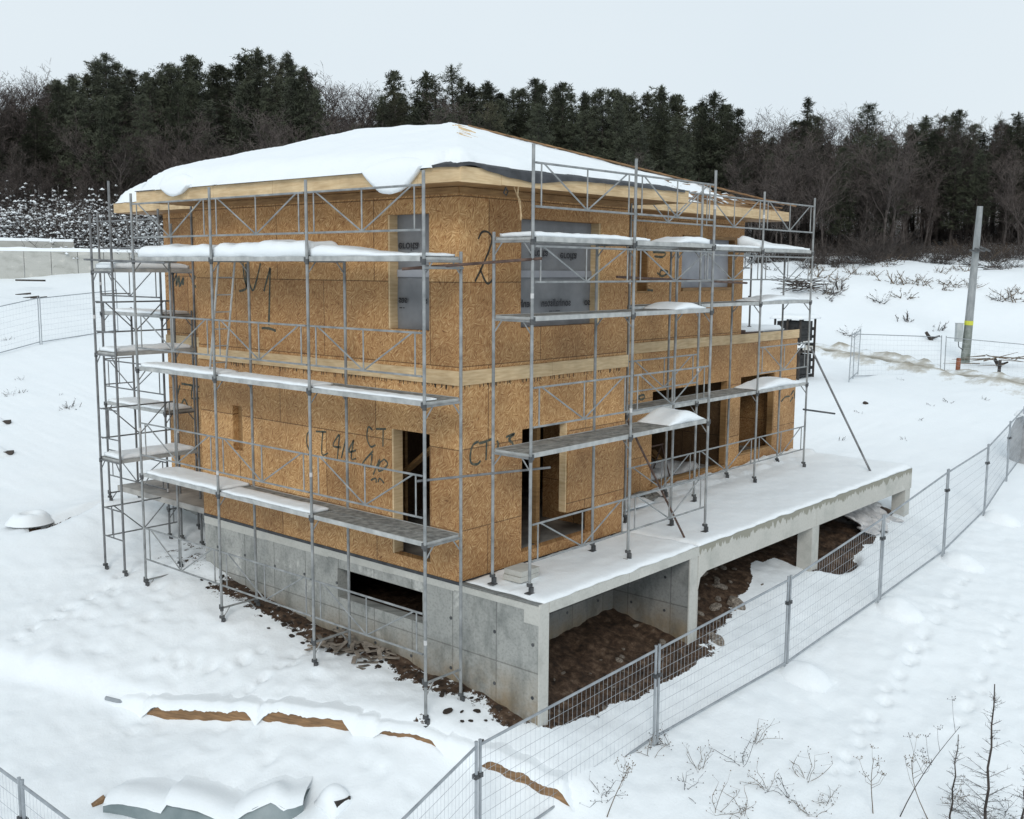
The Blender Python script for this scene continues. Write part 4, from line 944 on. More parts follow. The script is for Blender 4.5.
# far fences
p1 = pt(850,378,40); p2 = pt(935,377,46)
for (u0,v0,u1,v1,d0,d1,lab) in ((853,378,940,377,44,51,'tilted mesh fence panel in the snowfield left of the pole, hinged on a folded one'),(944,377,1060,392,51,50.5,'mesh fence panel standing in front of the pole and the small posts'),):
    a = pt(u0,v0,d0); c = pt(u1,v1,d1); a.z = H(a.x,a.y)-.03; c.z = H(c.x,c.y)-.03; fence_panel(a, c, lab, 'far mesh fence by the road', 1.95, 1.95, (.12,.06) if u0 < 900 else (.05,.02), 24)
a = pt(849,380,42.5); c = pt(858,371,45.5); a.z = H(a.x,a.y)-.03; c.z = H(c.x,c.y)-.03; fence_panel(a, c, 'mesh fence panel folded edge on at the left end of the far fence', 'far mesh fence by the road', 2, 2, (.16,.05), 18)
for (u0,v0,u1,v1,d0,d1,lab) in ((-40,353,40,343,40,44,'far left mesh fence panel reaching the edge of the picture'),(42,343,118,330,44,48.5,'far left mesh fence panel ending behind the scaffold tower')):
    a = pt(u0,v0,d0); c = pt(u1,v1,d1); a.z = H(a.x,a.y)-.03; c.z = H(c.x,c.y)-.03; fence_panel(a, c, lab, 'far mesh fence on the left', 2, 2, (0,0), 24)

# ------------------------------------------------------------------ utility pole and posts
pp = pt(965,361,61.8); gzp = H(pp.x,pp.y); r = empty('utility_pole', (pp.x,pp.y,gzp), 'tall grey concrete utility pole with a yellow band and a meter box', 'pole')
ln_ = RT*.034
top = Vector((pp.x,pp.y,gzp))+Vector((ln_.x,ln_.y,1))*(9.0)
base = Vector((pp.x,pp.y,gzp-.1)); 
def along(t): return base.lerp(top, t)
b = MB(); b.tube(along(.25), along(1), .235, 12, .16); b.build('shaft', M['pole'], r)
b = MB(); b.tube(along(0), along(.249), .26, 12, .237); b.build('shaft_foot', M['pole_low'], r)
b = MB(); b.tube(along(.25), along(.278), .246, 12, .244); b.build('band', M['yellow'], r)
b = MB(); q = along(.72); 
for k in range(3): b.bar(q+RT*(-.5+.3*k)-FW*.3+Vector((0,0,.1*k)), q+RT*(.1+.3*k)-FW*.3+Vector((0,0,-.05)), .1, .1)
b.build('clamp_hooks', M['steel_dark'], r)
q = along(.155)-RT*.55-FW*.1; b = MB(); b.bar(q-Vector((0,0,.1)), q+Vector((0,0,.95)), .36, .3, tuple(FW)); bx = b.build('meter_box', M['box_grey'], r)
b = MB(); b.bar(q+Vector((0,0,.952)), q+Vector((0,0,.98)), .40, .34, tuple(FW)); b.build('lid', M['box_grey'], bx)
b = MB(); b.path([q+Vector((0,0,-.1)), q+Vector((.1,0,-.4)), q+RT*.3+Vector((0,0,-.6)), along(.08)], .03, 5); b.build('cable', M['steel_dark'], r)
for (u, v, hh, rad, mt, lab) in ((958,366,.75,.12,'rust_stump','short rust brown stump beside the foot of the utility pole'),(999,372,.8,.09,'bark','short dark post to the right of the utility pole')):
    p = pt(u,v,55); z = H(p.x,p.y)-.05; b = MB(); b.tube((p.x,p.y,z),(p.x+.03,p.y,z+hh*.97),rad,10,rad*.93); b.tube((p.x+.03,p.y,z+hh*.97),(p.x+.03,p.y,z+hh),rad*.93,10,rad*.7); o = b.build('marker_post', M[mt], None, True); tag(o, lab, 'post')

# ------------------------------------------------------------------ concrete wall far left
wa = pt(-60,281,79); wb_ = pt(155,276,86); wa.z = wb_.z = 0; L = (wb_-wa).length; d = (wb_-wa)/L; nr = Vector((-d.y, d.x, 0)); 
if nr.dot(FW) < 0: nr = -nr
zb = pt(40,281,80).z; zt = pt(40,251,80).z
r = empty('concrete_wall', tuple(wa+Vector((0,0,zb))), 'long pale concrete wall of cast panels with snow on top, far left', 'wall')
k = int(L/1.75)
for i in range(k):
    a = wa+d*(L*i/k+.02); c = wa+d*(L*(i+1)/k-.02); b = MB(); b.bar(a+nr*.2+Vector((0,0,(zb+zt)/2-1)), c+nr*.2+Vector((0,0,(zb+zt)/2-1)), .4, zt-zb+2); b.build('wall_panel', M['concrete_far'], r)
b = MB(); b.bar(wa+nr*1.9+Vector((0,0,zt)), wa+d*(L*.62)+nr*1.9+Vector((0,0,zt)), .35, 1.6); b.build('rear_course', M['concrete_far'], r)
def cap(a, c, w, h, label):
    n = 60; m_ = 5; b = MB()
    for i in range(n+1):
        for j in range(m_+1):
            p = a.lerp(c, i/n)+nr*(w*(j/m_-.5)); hh = h*(sin(pi*j/m_)**.5)*(1+.3*noise.noise(p*.8)); b.v.append((p.x,p.y,a.z+hh))
    for i in range(n):
        for j in range(m_): q = i*(m_+1)+j; b.face((q,q+m_+1,q+m_+2,q+1))
    o = b.build('wall_snow', M['snow'], None, True); tag(o, label, 'snow', kind='stuff')
cap(wa+nr*.2+Vector((0,0,zt+.003)), wa+d*L+nr*.2+Vector((0,0,zt+.003)), .42, .28, 'cap of snow along the front of the long far left concrete wall')
cap(wa+nr*1.9+Vector((0,0,zt+.803)), wa+d*(L*.62)+nr*1.9+Vector((0,0,zt+.803)), .4, .25, 'cap of snow along the rear upper course of the far left concrete wall')
for i,(u,v,dd,lab) in enumerate(((22,285,72,'uppermost dark board end poking from the snow below the far left wall'),(30,291,70,'middle dark board end poking from the snow below the far left wall'),(38,296,67,'lowest dark board end poking from the snow below the far left wall'))):
    p = pt(u,v,dd); z = H(p.x,p.y); b = MB(); b.bar((p.x-.4,p.y+.2,z-.05),(p.x+.5,p.y-.2,z+.06),.25,.16); o = b.build('board', M['bark'], None); tag(o, lab, 'board')
b = MB(); b.bar(pt(16,281.5,76)+Vector((0,0,.1)), pt(45,282,75)+Vector((0,0,.1)), .12, .12); o = b.build('beam_edge', M['bark'], None); tag(o, 'thin dark beam lying along the foot of the far left wall', 'beam')

# ------------------------------------------------------------------ things in the snow
p = hit(30, 521); z = p.z; r = empty('tyre', (p.x,p.y,z), 'old tyre buried under snow with only its dark hole open', 'tyre')
b = MB(); n = 32
for i in range(n):
    t = 2*pi*i/n
    for j in range(10): a = 2*pi*j/10; rr = .25+.09*cos(a); b.v.append((p.x+rr*cos(t), p.y+rr*sin(t), z+.05+.07*sin(a)))
for i in range(n):
    for j in range(10): b.face((i*10+j, ((i+1)%n)*10+j, ((i+1)%n)*10+(j+1)%10, i*10+(j+1)%10))
b.build('tread', M['rubber'], r, True)
b = MB()
for i in range(n):
    t = 2*pi*i/n
    for j in range(9): 
        q = j/8; rr = .10+.42*q; hh = .08+.11*min(1,q*4) if q < .45 else -.03+.22*cos((q-.45)/.55*pi/2)**1.2
        b.v.append((p.x+rr*cos(t), p.y+rr*sin(t), z+max(-.03,hh*(1+.12*noise.noise(Vector((cos(t)*2,sin(t)*2,q)))))))
for i in range(n):
    for j in range(8): b.face((i*9+j, i*9+j+1, ((i+1)%n)*9+j+1, ((i+1)%n)*9+j))
o = b.build('tyre_snow', M['snow'], None, True); tag(o, 'ring of snow lying over the buried tyre', 'snow', kind='stuff')
b = MB(); b.tube((p.x,p.y,z+.02),(p.x,p.y,z+.10),.12,20); b.build('hole', M['rubber'], r)
for (u,v,L,lab) in ((2,424,1.2,'dark board end sticking out of the snow at the upper left edge'),(4,455,1.5,'snow covered dark plank at the left edge above the tyre')):
    p = hit(u,v); b = MB(); b.bar((p.x-L*.5,p.y+L*.4,p.z+.0),(p.x+.2,p.y-.15,p.z+.07),.20,.10); o = b.build('board', M['bark'], None); tag(o, lab, 'board')
    heap('board_snow', p.x-.9, p.x+.15, p.y-.25, p.y+.9, lambda X,Y,z=p.z: H(X,Y)-.01, lambda X,Y,x=p.x-.35,y=p.y+.3: .22*max(0,1-((X-x)/.6)**2-((Y-y)/.62)**2)**.6, 'snow lying over the '+lab, .07, .06)
for (u,v,a) in ((116,412,.3),(93,401,1.0)):
    p = pt(u+ (0),v,24)
# buried timbers
def timber(u0,v0,u1,v1,rad,label,name='timber'):
    a = hit(u0,v0); c = hit(u1,v1); b = MB(); n = 14; pts = []; rr = []
    for i in range(n+1):
        q = a.lerp(c, i/n); q.z = H(q.x,q.y)-rad*.05+rad*.35*noise.noise(Vector((i*.5,u0,9))); pts.append(q); rr.append(rad*(.85+.25*noise.noise(Vector((i*.7,u0,0)))))
    b.path(pts, rr, 9); o = b.build(name, M['log'], None, True); tag(o, label, 'timber', 'timbers along the snow bank'); return a, c
LA, LB = hit(150,710), hit(573,802); LA = Vector((LA.x,LA.y,0)); LB = Vector((LB.x,LB.y,0)); LL = (LB-LA).length; ldv = (LB-LA)/LL; lnv = Vector((-ldv.y,ldv.x,0))
if lnv.dot(FW) < 0: lnv = -lnv
def u_of(t): 
    p = LA.lerp(LB,t); d = Vector((p.x,p.y,H(p.x,p.y)))-CAM; return 512+FOC*d.dot(RT)/d.dot(FW)
def t_at(u):
    lo, hi = -.5, 1.2
    for _ in range(40):
        m_ = (lo+hi)/2
        if u_of(m_) < u: lo = m_
        else: hi = m_
    return lo
spans = [(t_at(150),t_at(256)),(t_at(265),t_at(353)),(t_at(381),t_at(443)),(t_at(484),t_at(573))]
def lz(t): p = LA.lerp(LB,t)-lnv*.12; return H(p.x,p.y)
for k, ((ta,tb), lab) in enumerate(zip(spans, ('leftmost half buried timber along the snow bank','second half buried timber from the left along the snow bank','short thin timber showing between the others and the fence','rightmost half buried timber ending behind the mesh fence'))):
    b = MB(); n = 16; hh = (.27,.27,.17,.27)[k]; R_ = random.Random(k)
    for i in range(n+1):
        t = ta+(tb-ta)*i/n; p = LA.lerp(LB,t); z = lz(t)-.01; w_e = min(1, .35+i*.35, .35+(n-i)*.35)
        for (c, zz) in ((-.075,-.08),(-.075,hh*.84*w_e+R_.uniform(-.008,.008)),(-.03,hh*.84*w_e),(.07,hh*.7*w_e),(.07,-.08)): q = p+lnv*(c+R_.uniform(-.006,.006)); b.v.append((q.x,q.y,z+zz))
    for i in range(n):
        for j in range(4): q = i*5+j; b.face((q,q+5,q+6,q+1))
    b.face((0,1,2,3,4)); b.face(tuple(n*5+j for j in (4,3,2,1,0)))
    o = b.build('timber', M['log'], None); tag(o, lab, 'timber', 'timbers along the snow bank')
b = MB(); n = 230; m_ = 12; t0_, t1_ = t_at(100), t_at(577)
def cover(t):      # 1 where the front face is bare
    c = 0; hh = .12
    for (ta, tb), h_ in zip(spans, (.27,.27,.17,.27)):
        if ta-.01 < t < tb+.01: c = min(1, (t-ta+.012)/.03, (tb+.012-t)/.03); hh = h_
    return max(0, c), (hh if c > 0 else .22)
for i in range(n+1):
    t = t0_+(t1_-t0_)*i/n; p = LA.lerp(LB,t); c, hh = cover(t); rag = .035*noise.noise(Vector((t*45,2,0)))+.025*noise.noise(Vector((t*130,2,0)))
    fade = min(1, i/25, (n-i)/6); hz = lz(t); hc = hz+(hh+.045+.02*noise.noise(Vector((t*5,5,0))))*(.9+.1*c)*fade
    for j in range(m_+1):
        f = j/m_; back = .7; front = -.10-.04*(1-c); off = front+(back-front)*f; q = p+lnv*off; g0 = H(q.x,q.y)-.012
        if j == 0: z = c*(hz+hh*.72+rag)+(1-c)*g0
        else:
            up = 1 if c >= 1 else min(1, (off-front)/(.10*(1-c)+.02)); up = up*up*(3-2*up); dn = 1 if off < .10 else .5+.5*cos(pi*min(1,(off-.10)/(back-.12)))
            z = max(g0, g0+(hc-g0)*up*dn)
        b.v.append((q.x,q.y,z))
for i in range(n):
    for j in range(m_): q = i*(m_+1)+j; b.face((q,q+m_+1,q+m_+2,q+1))
o = b.build('timber_snow', M['snow'], None, True); tag(o, 'long low ridge of snow lying over the line of half buried timbers', 'snow', kind='stuff')
a = hit(106,701); c = hit(146,711); b = MB(); b.tube((a.x,a.y,a.z+.05),(c.x,c.y,c.z+.05),.035,10); o = b.build('pipe', M['fence'], None); tag(o, 'short grey pipe in the snow at the left end of the timbers', 'pipe')
# tarpaulin covered pile at the bottom
random.seed(11)
def lump(name, mat, label, cat, outline, hfun, kind=None, group=None, seg=26):
    """outline: list of ground points (x,y); a draped solid"""
    cx = sum(p[0] for p in outline)/len(outline); cy = sum(p[1] for p in outline)/len(outline); b = MB(); rings = 12; n = len(outline)*3; pts = []
    for i in range(n):
        t = i/3; k = int(t) % len(outline); f = t-int(t); p = outline[k]; q = outline[(k+1) % len(outline)]; pts.append((p[0]*(1-f)+q[0]*f, p[1]*(1-f)+q[1]*f))
    for j in range(rings+1):
        s = 1-j/rings
        for i, p in enumerate(pts):
            x = cx+(p[0]-cx)*s; y = cy+(p[1]-cy)*s; b.v.append((x, y, H(x,y)-.03+hfun(x,y,1-s)))
    for j in range(rings):
        for i in range(n): b.face((j*n+i, j*n+(i+1)%n, (j+1)*n+(i+1)%n, (j+1)*n+i))
    o = b.build(name, mat, None, True); tag(o, label, cat, group, kind); return o
def hit_up(u, v, h):
    d = FW + RT*((u-512)/FOC) - UP*((v-409.5)/FOC); k = 5.
    while k < 60:
        p = CAM + d*k
        if p.z < H(p.x, p.y)+h: return p
        k += .03
    return p
tt = [(103,798,.26),(118,797,.30),(143,800,.26),(161,806,.20),(167,797,.30),(198,804,.28),(230,817,.20),(248,805,.32),(271,795,.42),(284,803,.30),(303,797,.26)]
tb = [(103,807),(124,811),(147,816),(165,822),(184,830),(207,835),(236,836),(262,831),(277,822),(292,817),(304,806)]
TP = [hit_up(u,v+6,h*.8) for u,v,h in tt]; BP = [hit(u,v+5) for u,v in tb]; back = Vector((FW.x,FW.y,0)).normalized()
b = MB(); cols = []
for i in range(len(TP)-1):
    for k in range(5):
        f = k/5; a_ = TP[i].lerp(TP[i+1],f); c_ = BP[i].lerp(BP[i+1],f)
        cols.append((a_, c_))
cols.append((TP[-1],BP[-1]))
for a_, c_ in cols:
    for j in range(7): f = j/6; q = a_.lerp(c_,f); b.v.append((q.x, q.y, q.z+.02*noise.noise(q*5)-.05*(f == 1)))
    q = a_+back*.5; b.v.append((q.x,q.y,H(q.x,q.y)))
for i in range(len(cols)-1):
    for j in range(6): q = i*8+j; b.face((q,q+1,q+9,q+8))
    b.face((i*8,i*8+8,i*8+15,i*8+7))
tag(b.build('tarpaulin', M['tarp'], None, True), 'angular grey blue tarpaulin covered pile under snow at the bottom edge of the picture', 'tarpaulin')
b = MB(); nj = 11
for i, (a_, c_) in enumerate(cols):
    e_ = min(1, .35+i/8, .35+(len(cols)-1-i)/8)
    for j in range(nj+1):
        f = j/nj; q = a_+back*(1.05*f-.02); g0 = H(q.x,q.y)-.02; top_ = a_.z+ .035+.07*sin(min(1,f*4)*pi/2)*e_+.02*noise.noise(q*3)
        w9 = .5+.5*cos(pi*max(0,(f-.25)/.75)) if f > .25 else 1
        z = g0+(top_-g0)*w9 if j else a_.z-.015+.02*noise.noise(q*9); b.v.append((q.x,q.y,z))
for i in range(len(cols)-1):
    for j in range(nj): q = i*(nj+1)+j; b.face((q,q+nj+1,q+nj+2,q+1))
tag(b.build('tarpaulin_snow', M['snow'], None, True), 'snow drifted over the top of the tarpaulin covered pile', 'snow', kind='stuff')
p = hit(98,803); b = MB(); b.bar((p.x-.08,p.y,p.z-.02),(p.x+.08,p.y-.05,p.z+.07),.10,.05); o = b.build('broken_board', M['log'], None); tag(o, 'broken board end at the left tip of the tarpaulin pile', 'board')
p = hit(338,806); b = MB(); b.box((p.x-.10,p.y-.10,p.z-.1),(p.x+.14,p.y+.12,p.z+.12)); o = b.build('block', M['bark'], None); tag(o, 'dark block with a snow cap right of the tarpaulin pile', 'block')
heap('block_snow', p.x-.22, p.x+.2, p.y-.14, p.y+.3, lambda X,Y,z=p.z: H(X,Y)-.01, lambda X,Y,x=p.x,y=p.y: .19*max(0,1-((X-x+.01)/.24)**2-((Y-y-.08)/.26)**2)**.6, 'snow cap on the dark block right of the tarpaulin pile', .05, .05)

# rocks, clods and debris: one mesh per stone
def rock_mesh(seed):
    bm = bmesh.new(); bmesh.ops.create_icosphere(bm, subdivisions=2, radius=1)
    for v in bm.verts:
        n = noise.noise(v.co*1.3+Vector((seed*3.1,0,0))); v.co *= 1+.45*n; v.co.z *= .62; v.co.x *= 1.25
        for ax in range(3): v.co[ax] = round(v.co[ax]*3.2)/3.2*.5+v.co[ax]*.5
    me = bpy.data.meshes.new('stone'); bm.to_mesh(me); bm.free(); return me
RM = [rock_mesh(k) for k in range(6)]
for me in RM: me.materials.append(M['rock'])
def rock(x, y, s, label, group, mat=None, name='stone'):
    o = bpy.data.objects.new(name, random.choice(RM)); COL.objects.link(o); o.location = (x, y, H(x,y)+s*.15); o.scale = (s, s*random.uniform(.7,1), s*random.uniform(.7,1)); o.rotation_euler = (random.random()*.5, random.random()*.5, random.random()*6); tag(o, label, 'stone', group); return o
random.seed(21)
for k in range(46):
    x = random.uniform(4.5,7.6); y = -1.25+random.uniform(-.4,1.3)+.15*(x-5); s = random.choice((.03,.045,.06,.08,.12)); rock(x, y, s, 'pale broken stone among the rubble below the terrace beam', 'stones below the terrace beam')
for (x,y,s,lab) in ((4.7,-1.8,.13,'big round pale stone against the foot of the bay wall end'),(6.3,-1.3,.16,'largest flat pale stone at the snow edge below the terrace beam')): rock(x,y,s,lab,'stones below the terrace beam')
for k in range(26): rock(random.uniform(.4,3.9), random.uniform(-1.9,-.2), random.choice((.025,.04,.06)), 'small clod or pebble on the brown soil of the open bay', 'pebbles in the open bay')
for k in range(70):
    y = random.uniform(-1.3,6.4); x = -.10-abs(random.gauss(.18,.2)); s = random.choice((.02,.03,.035,.05)); o = rock(x, y, s, 'dark clod of frozen soil at the foot of the left basement wall', 'clods along the left wall', name='clod'); 
CLOD = RM[0].copy(); CLOD.materials.clear(); CLOD.materials.append(M['soil'])
for o in [o for o in bpy.data.objects if o.name.startswith('clod')]: o.data = CLOD
for (u,v,s,lab) in ((324,640,.06,'small dark stone alone on the snow left of the left scaffold foot'),(447,712,.07,'dark clod beside the nearest scaffold foot'),(866,404,.10,'small dark lump alone in the snowfield behind the raking tube'),(484+0,182+0,.01,'')):
    if lab: p = hit(u,v); o = rock(p.x,p.y,s,lab,None,name='clod'); o.data = CLOD
# tangle of slate scraps and twigs by the wall
b = MB()
for k in range(46):
    x = -.35+random.uniform(-.32,.3); y = 2.0+random.uniform(-.6,.75); z = H(x,y)+random.uniform(.0,.10); a = random.random()*pi; L = random.uniform(.08,.22)
    b.bar((x-L*cos(a),y-L*sin(a),z),(x+L*cos(a),y+L*sin(a),z+random.uniform(-.04,.08)),.07,.012)
o = b.build('slate_scraps', M['rock'], None); tag(o, 'heap of thin broken scraps at the foot of the left wall near the basement opening', 'rubble', kind='stuff')
# bundled plastic sheet, sack, under the terrace end
p0 = Vector((12.5,-1.0,-1.22)); b = MB(); nu, nv = 90, 30
for i in range(nu+1):
    for j in range(nv+1):
        u = i/nu; v = j/nv; x = 11.55+2.05*u+.1*noise.noise(Vector((v*3,u*2,3))); fold = (.10*sin(u*30+7.5*noise.noise(Vector((u*5,v*2,0))))+.05*sin(u*71+v*5+6*noise.noise(Vector((u*9,v*4,7)))))*(.35+v*.8)
        y = -1.18+.42*v*v*(-1)+.5*(1-v)+fold; z = -.52-.72*v+.05*sin(u*21)*v+.16*max(0,1-u*5)
        b.v.append((x,y+.12*noise.noise(Vector((u*6,v*5,0))),z))
for i in range(nu):
    for j in range(nv): q = i*(nv+1)+j; b.face((q,q+nv+1,q+nv+2,q+1))
o = b.build('plastic_sheet', M['white_sheet'], None, True); o.modifiers.new('s','SOLIDIFY').thickness = .02; tag(o, 'crumpled white plastic sheet hanging under the far end of the terrace beam', 'plastic sheet')
p = hit(1030,462); zt = H(p.x,p.y); b = MB(); n = 20; 
for j in range(11):
    t = j/10; 
    for i in range(n):
        a = 2*pi*i/n; rr = (.62+.08*sin(3*a+t*4)+.05*noise.noise(Vector((cos(a)*2,sin(a)*2,t*3))))*(1-.35*t**3)*(.9+.1*sin(t*pi)); rr *= 1 if j < 10 else .3
        b.v.append((p.x+rr*cos(a)*1.05, p.y+rr*sin(a), zt-.1+1.55*t))
for j in range(10):
    for i in range(n): b.face((j*n+i, j*n+(i+1)%n, (j+1)*n+(i+1)%n, (j+1)*n+i))
b.face([10*n+i for i in range(n)])
M['sack'] = speckle('wrapped_sack', (.22,.225,.23), (.44,.45,.46), 2, .7, bump_d=.05)
o = b.build('wrapped_sack', M['sack'], None, True); tag(o, 'bulging grey wrapped sack at the right edge behind the mesh fence', 'sack')
heap('sack_snow', p.x-.45, p.x+.45, p.y-.45, p.y+.45, lambda X,Y: zt+1.42, lambda X,Y: .14, 'snow cap on the grey wrapped sack at the right edge', .06, .06)
# dark stacked pallets behind the right end of the house
pc = hit(793,377); pc.z = 0; zb = H(pc.x,pc.y); r = empty('rack', (pc.x,pc.y,zb), 'dark rack of stacked frames behind the right end of the house', 'rack')
for k in range(7):
    z = zb+.1+k*.32; b = MB()
    for j in range(5): b.bar((pc.x-.7,pc.y-.5+.25*j,z),(pc.x+.7,pc.y-.5+.25*j,z),.1,.05)
    b.bar((pc.x-.6,pc.y-.55,z-.06),(pc.x-.6,pc.y+.55,z-.06),.1,.07); b.bar((pc.x+.6,pc.y-.55,z-.06),(pc.x+.6,pc.y+.55,z-.06),.1,.07); b.build('pallet', M['rubber'] if k != 3 else M['bark'], r)
b = MB()
for dx in (-.68,.68):
    for dy in (-.55,.0,.55): b.bar((pc.x+dx,pc.y+dy,zb-.1),(pc.x+dx,pc.y+dy,zb+2.4),.07,.07)
b.build('rack_post', M['bark'], r)
b = MB(); b.box((pc.x-.6,pc.y-.5,zb+.15),(pc.x+.55,pc.y+.5,zb+.95)); b.box((pc.x-.6,pc.y-.5,zb+1.5),(pc.x+.55,pc.y+.5,zb+2.3)); b.build('dark_crate', M['rubber'], r)
heap('rack_snow', pc.x-.9, pc.x+.9, pc.y-.7, pc.y+.7, lambda X,Y: zb+2.4, lambda X,Y: .16, 'snow cap on the dark rack behind the right end of the house', .1, .07)
heap('rack_snow', pc.x-.72, pc.x-.2, pc.y-.6, pc.y+.1, lambda X,Y: zb+1.25, lambda X,Y: .22, 'snow pocket in the middle of the dark rack behind the house', .07, .06)

# ------------------------------------------------------------------ road through the snow
def road_mat():
    m, nt, b = new_mat('slushy_road'); v = coords(nt); n = noi(nt, v, .9, 6, .7); at = N(nt, 'ShaderNodeAttribute', attribute_name='rut')
    a_ = N(nt, 'ShaderNodeMath', operation='ADD'); nt.links.new(n, a_.inputs[0]); nt.links.new(at.outputs['Fac'], a_.inputs[1])
    r_ = ramp(nt, a_.outputs[0], [(.46,(.80,.84,.865)),(.58,(.55,.54,.50)),(.74,(.36,.33,.27)),(1.0,(.24,.215,.165))]); nt.links.new(r_.outputs[0], b.inputs['Base Color']); b.inputs['Roughness'].default_value = .6
    bump(nt, b, n, .05); return m
M['road'] = road_mat()
def road():
    V = []; F = []; A_ = []; nl, nw = 420, 26; pr_ = []
    for i in range(nl+1):
        l = -42+i*.24; c = Vector((ra.x,ra.y))+rd*l
        c = c + rn*(1.0*sin(l*.09)+.4*sin(l*.31))
        for j in range(nw+1):
            q = (j/nw-.5)*6.6; x = c.x+rn.x*q; y = c.y+rn.y*q; n1 = fbm(x,y,71,.8,4)
            ridge = .26*math.exp(-((abs(q)-2.2)/.55)**2)*(1+1.8*n1)+.05*n1; edge = min(1,(3.3-abs(q))/.5)
            V.append((x,y,H(x,y)+.035*edge-.03*(1-edge)*2+max(0,ridge)*edge+.09*edge)); A_.append(.85*math.exp(-((q+.25)/1.5)**4)+.22*math.exp(-((abs(q)-2.2)/.6)**2)*(n1 > .05)-.1*(abs(q) > 2.9))
    for i in range(nl):
        for j in range(nw): k = i*(nw+1)+j; F.append((k,k+nw+1,k+nw+2,k+1))
    me = mesh_from(V, F, 'road', M['road'], True); a_ = me.attributes.new('rut','FLOAT','POINT'); a_.data.foreach_set('value', np.array(A_,dtype=np.float32)); o = bpy.data.objects.new('road', me); COL.objects.link(o); tag(o, 'slushy brown track crossing the snowfield', 'road', kind='structure')
def mesh_from(v, f, name, mat, smooth=False):
    me = bpy.data.meshes.new(name); me.from_pydata(v, [], f); me.materials.append(mat)
    if smooth: me.polygons.foreach_set('use_smooth', [True]*len(me.polygons))
    return me
road()
# ------------------------------------------------------------------ trees
def mesh_from(v, f, name, mat, smooth=False):
    me = bpy.data.meshes.new(name); me.from_pydata(v, [], f); me.materials.append(mat)
    if smooth: me.polygons.foreach_set('use_smooth', [True]*len(me.polygons))
    return me
def pine_variant(seed, h=15., crown=.6, wid=2.5, needle='needle', dens=1.0, shape=0):
    """unit tree of height h: returns trunk mesh and crown mesh"""
    R = random.Random(seed); t = MB(); lean = (R.uniform(-.3,.3), R.uniform(-.3,.3))
    def ax(z): q = z/h; return Vector((lean[0]*q*q+.12*sin(q*5+seed), lean[1]*q*q+.12*cos(q*4+seed), z))
    zs = [h*i/9 for i in range(10)]; t.path([ax(z) for z in zs], [max(.02, .17*(1-z/h)**.8+.015) for z in zs], 6)
    c = MB(); z = h*(1-crown)
    fr = lambda q: (1-q)**.75*(.55+.45*min(1,q*5)) if shape == 0 else (1-q**2.2)**.6*(.5+.5*min(1,q*4))
    # dead lower branches
    for k in range(int(14)):
        zz = h*R.uniform(.15, 1-crown); a = R.random()*2*pi; L = R.uniform(.5,1.6); p = ax(zz); t.tube(p, p+Vector((cos(a)*L, sin(a)*L, R.uniform(-.25,.25))), .025, 3, .008, False)
    while z < h*.985:
        q = (z-h*(1-crown))/(h*crown); nb = R.randint(4,6)
        a0 = R.random()*6
        for k in range(nb):
            a = a0+2*pi*k/nb+R.uniform(-.35,.35); L = wid*fr(q)*R.uniform(.4,1.25)+.12; up = .18+.55*q+R.uniform(-.1,.2)
            if R.random() < .08: continue
            p = ax(z); dirv = Vector((cos(a), sin(a), up)).normalized(); e = p+dirv*L
            t.tube(p, e, .03*(1-q)+.012, 3, .006, False)
            ncl = max(2, int(L*2.6*dens))
            for m_ in range(ncl):
                s = .25+.8*(m_+R.random())/ncl; cpos = p+dirv*(L*s)+Vector((R.gauss(0,.16),R.gauss(0,.16),R.gauss(0,.10))); rr = .20+.15*R.random()
                for w in range(17):
                    d = Vector((R.gauss(0,1),R.gauss(0,1),R.gauss(.35,.8))).normalized(); s2 = d.orthogonal().normalized()*R.uniform(.022,.045); b0 = cpos+Vector((R.gauss(0,.12),R.gauss(0,.12),R.gauss(0,.08))); n = len(c.v)
                    c.v += [tuple(b0-s2), tuple(b0+s2), tuple(b0+d*rr*R.uniform(.8,1.5))]; c.f.append((n,n+1,n+2))
        z += h*.026*R.uniform(.8,1.25)
    p = ax(h*.97)
    for w in range(30):
        d = Vector((R.gauss(0,.5),R.gauss(0,.5),1)).normalized(); s2 = d.orthogonal().normalized()*.06; n = len(c.v); b0 = p+Vector((R.gauss(0,.05),R.gauss(0,.05),R.uniform(-.3,.3))); c.v += [tuple(b0-s2), tuple(b0+s2), tuple(b0+d*.4)]; c.f.append((n,n+1,n+2))
    k_ = 15./max(q_[2] for q_ in c.v); c.v = [(x,y,z*k_) for x,y,z in c.v]; t.v = [(x,y,z*k_) for x,y,z in t.v]
    return mesh_from(t.v, t.f, 'trunk', M['bark']), mesh_from(c.v, c.f, 'crown', M[needle])
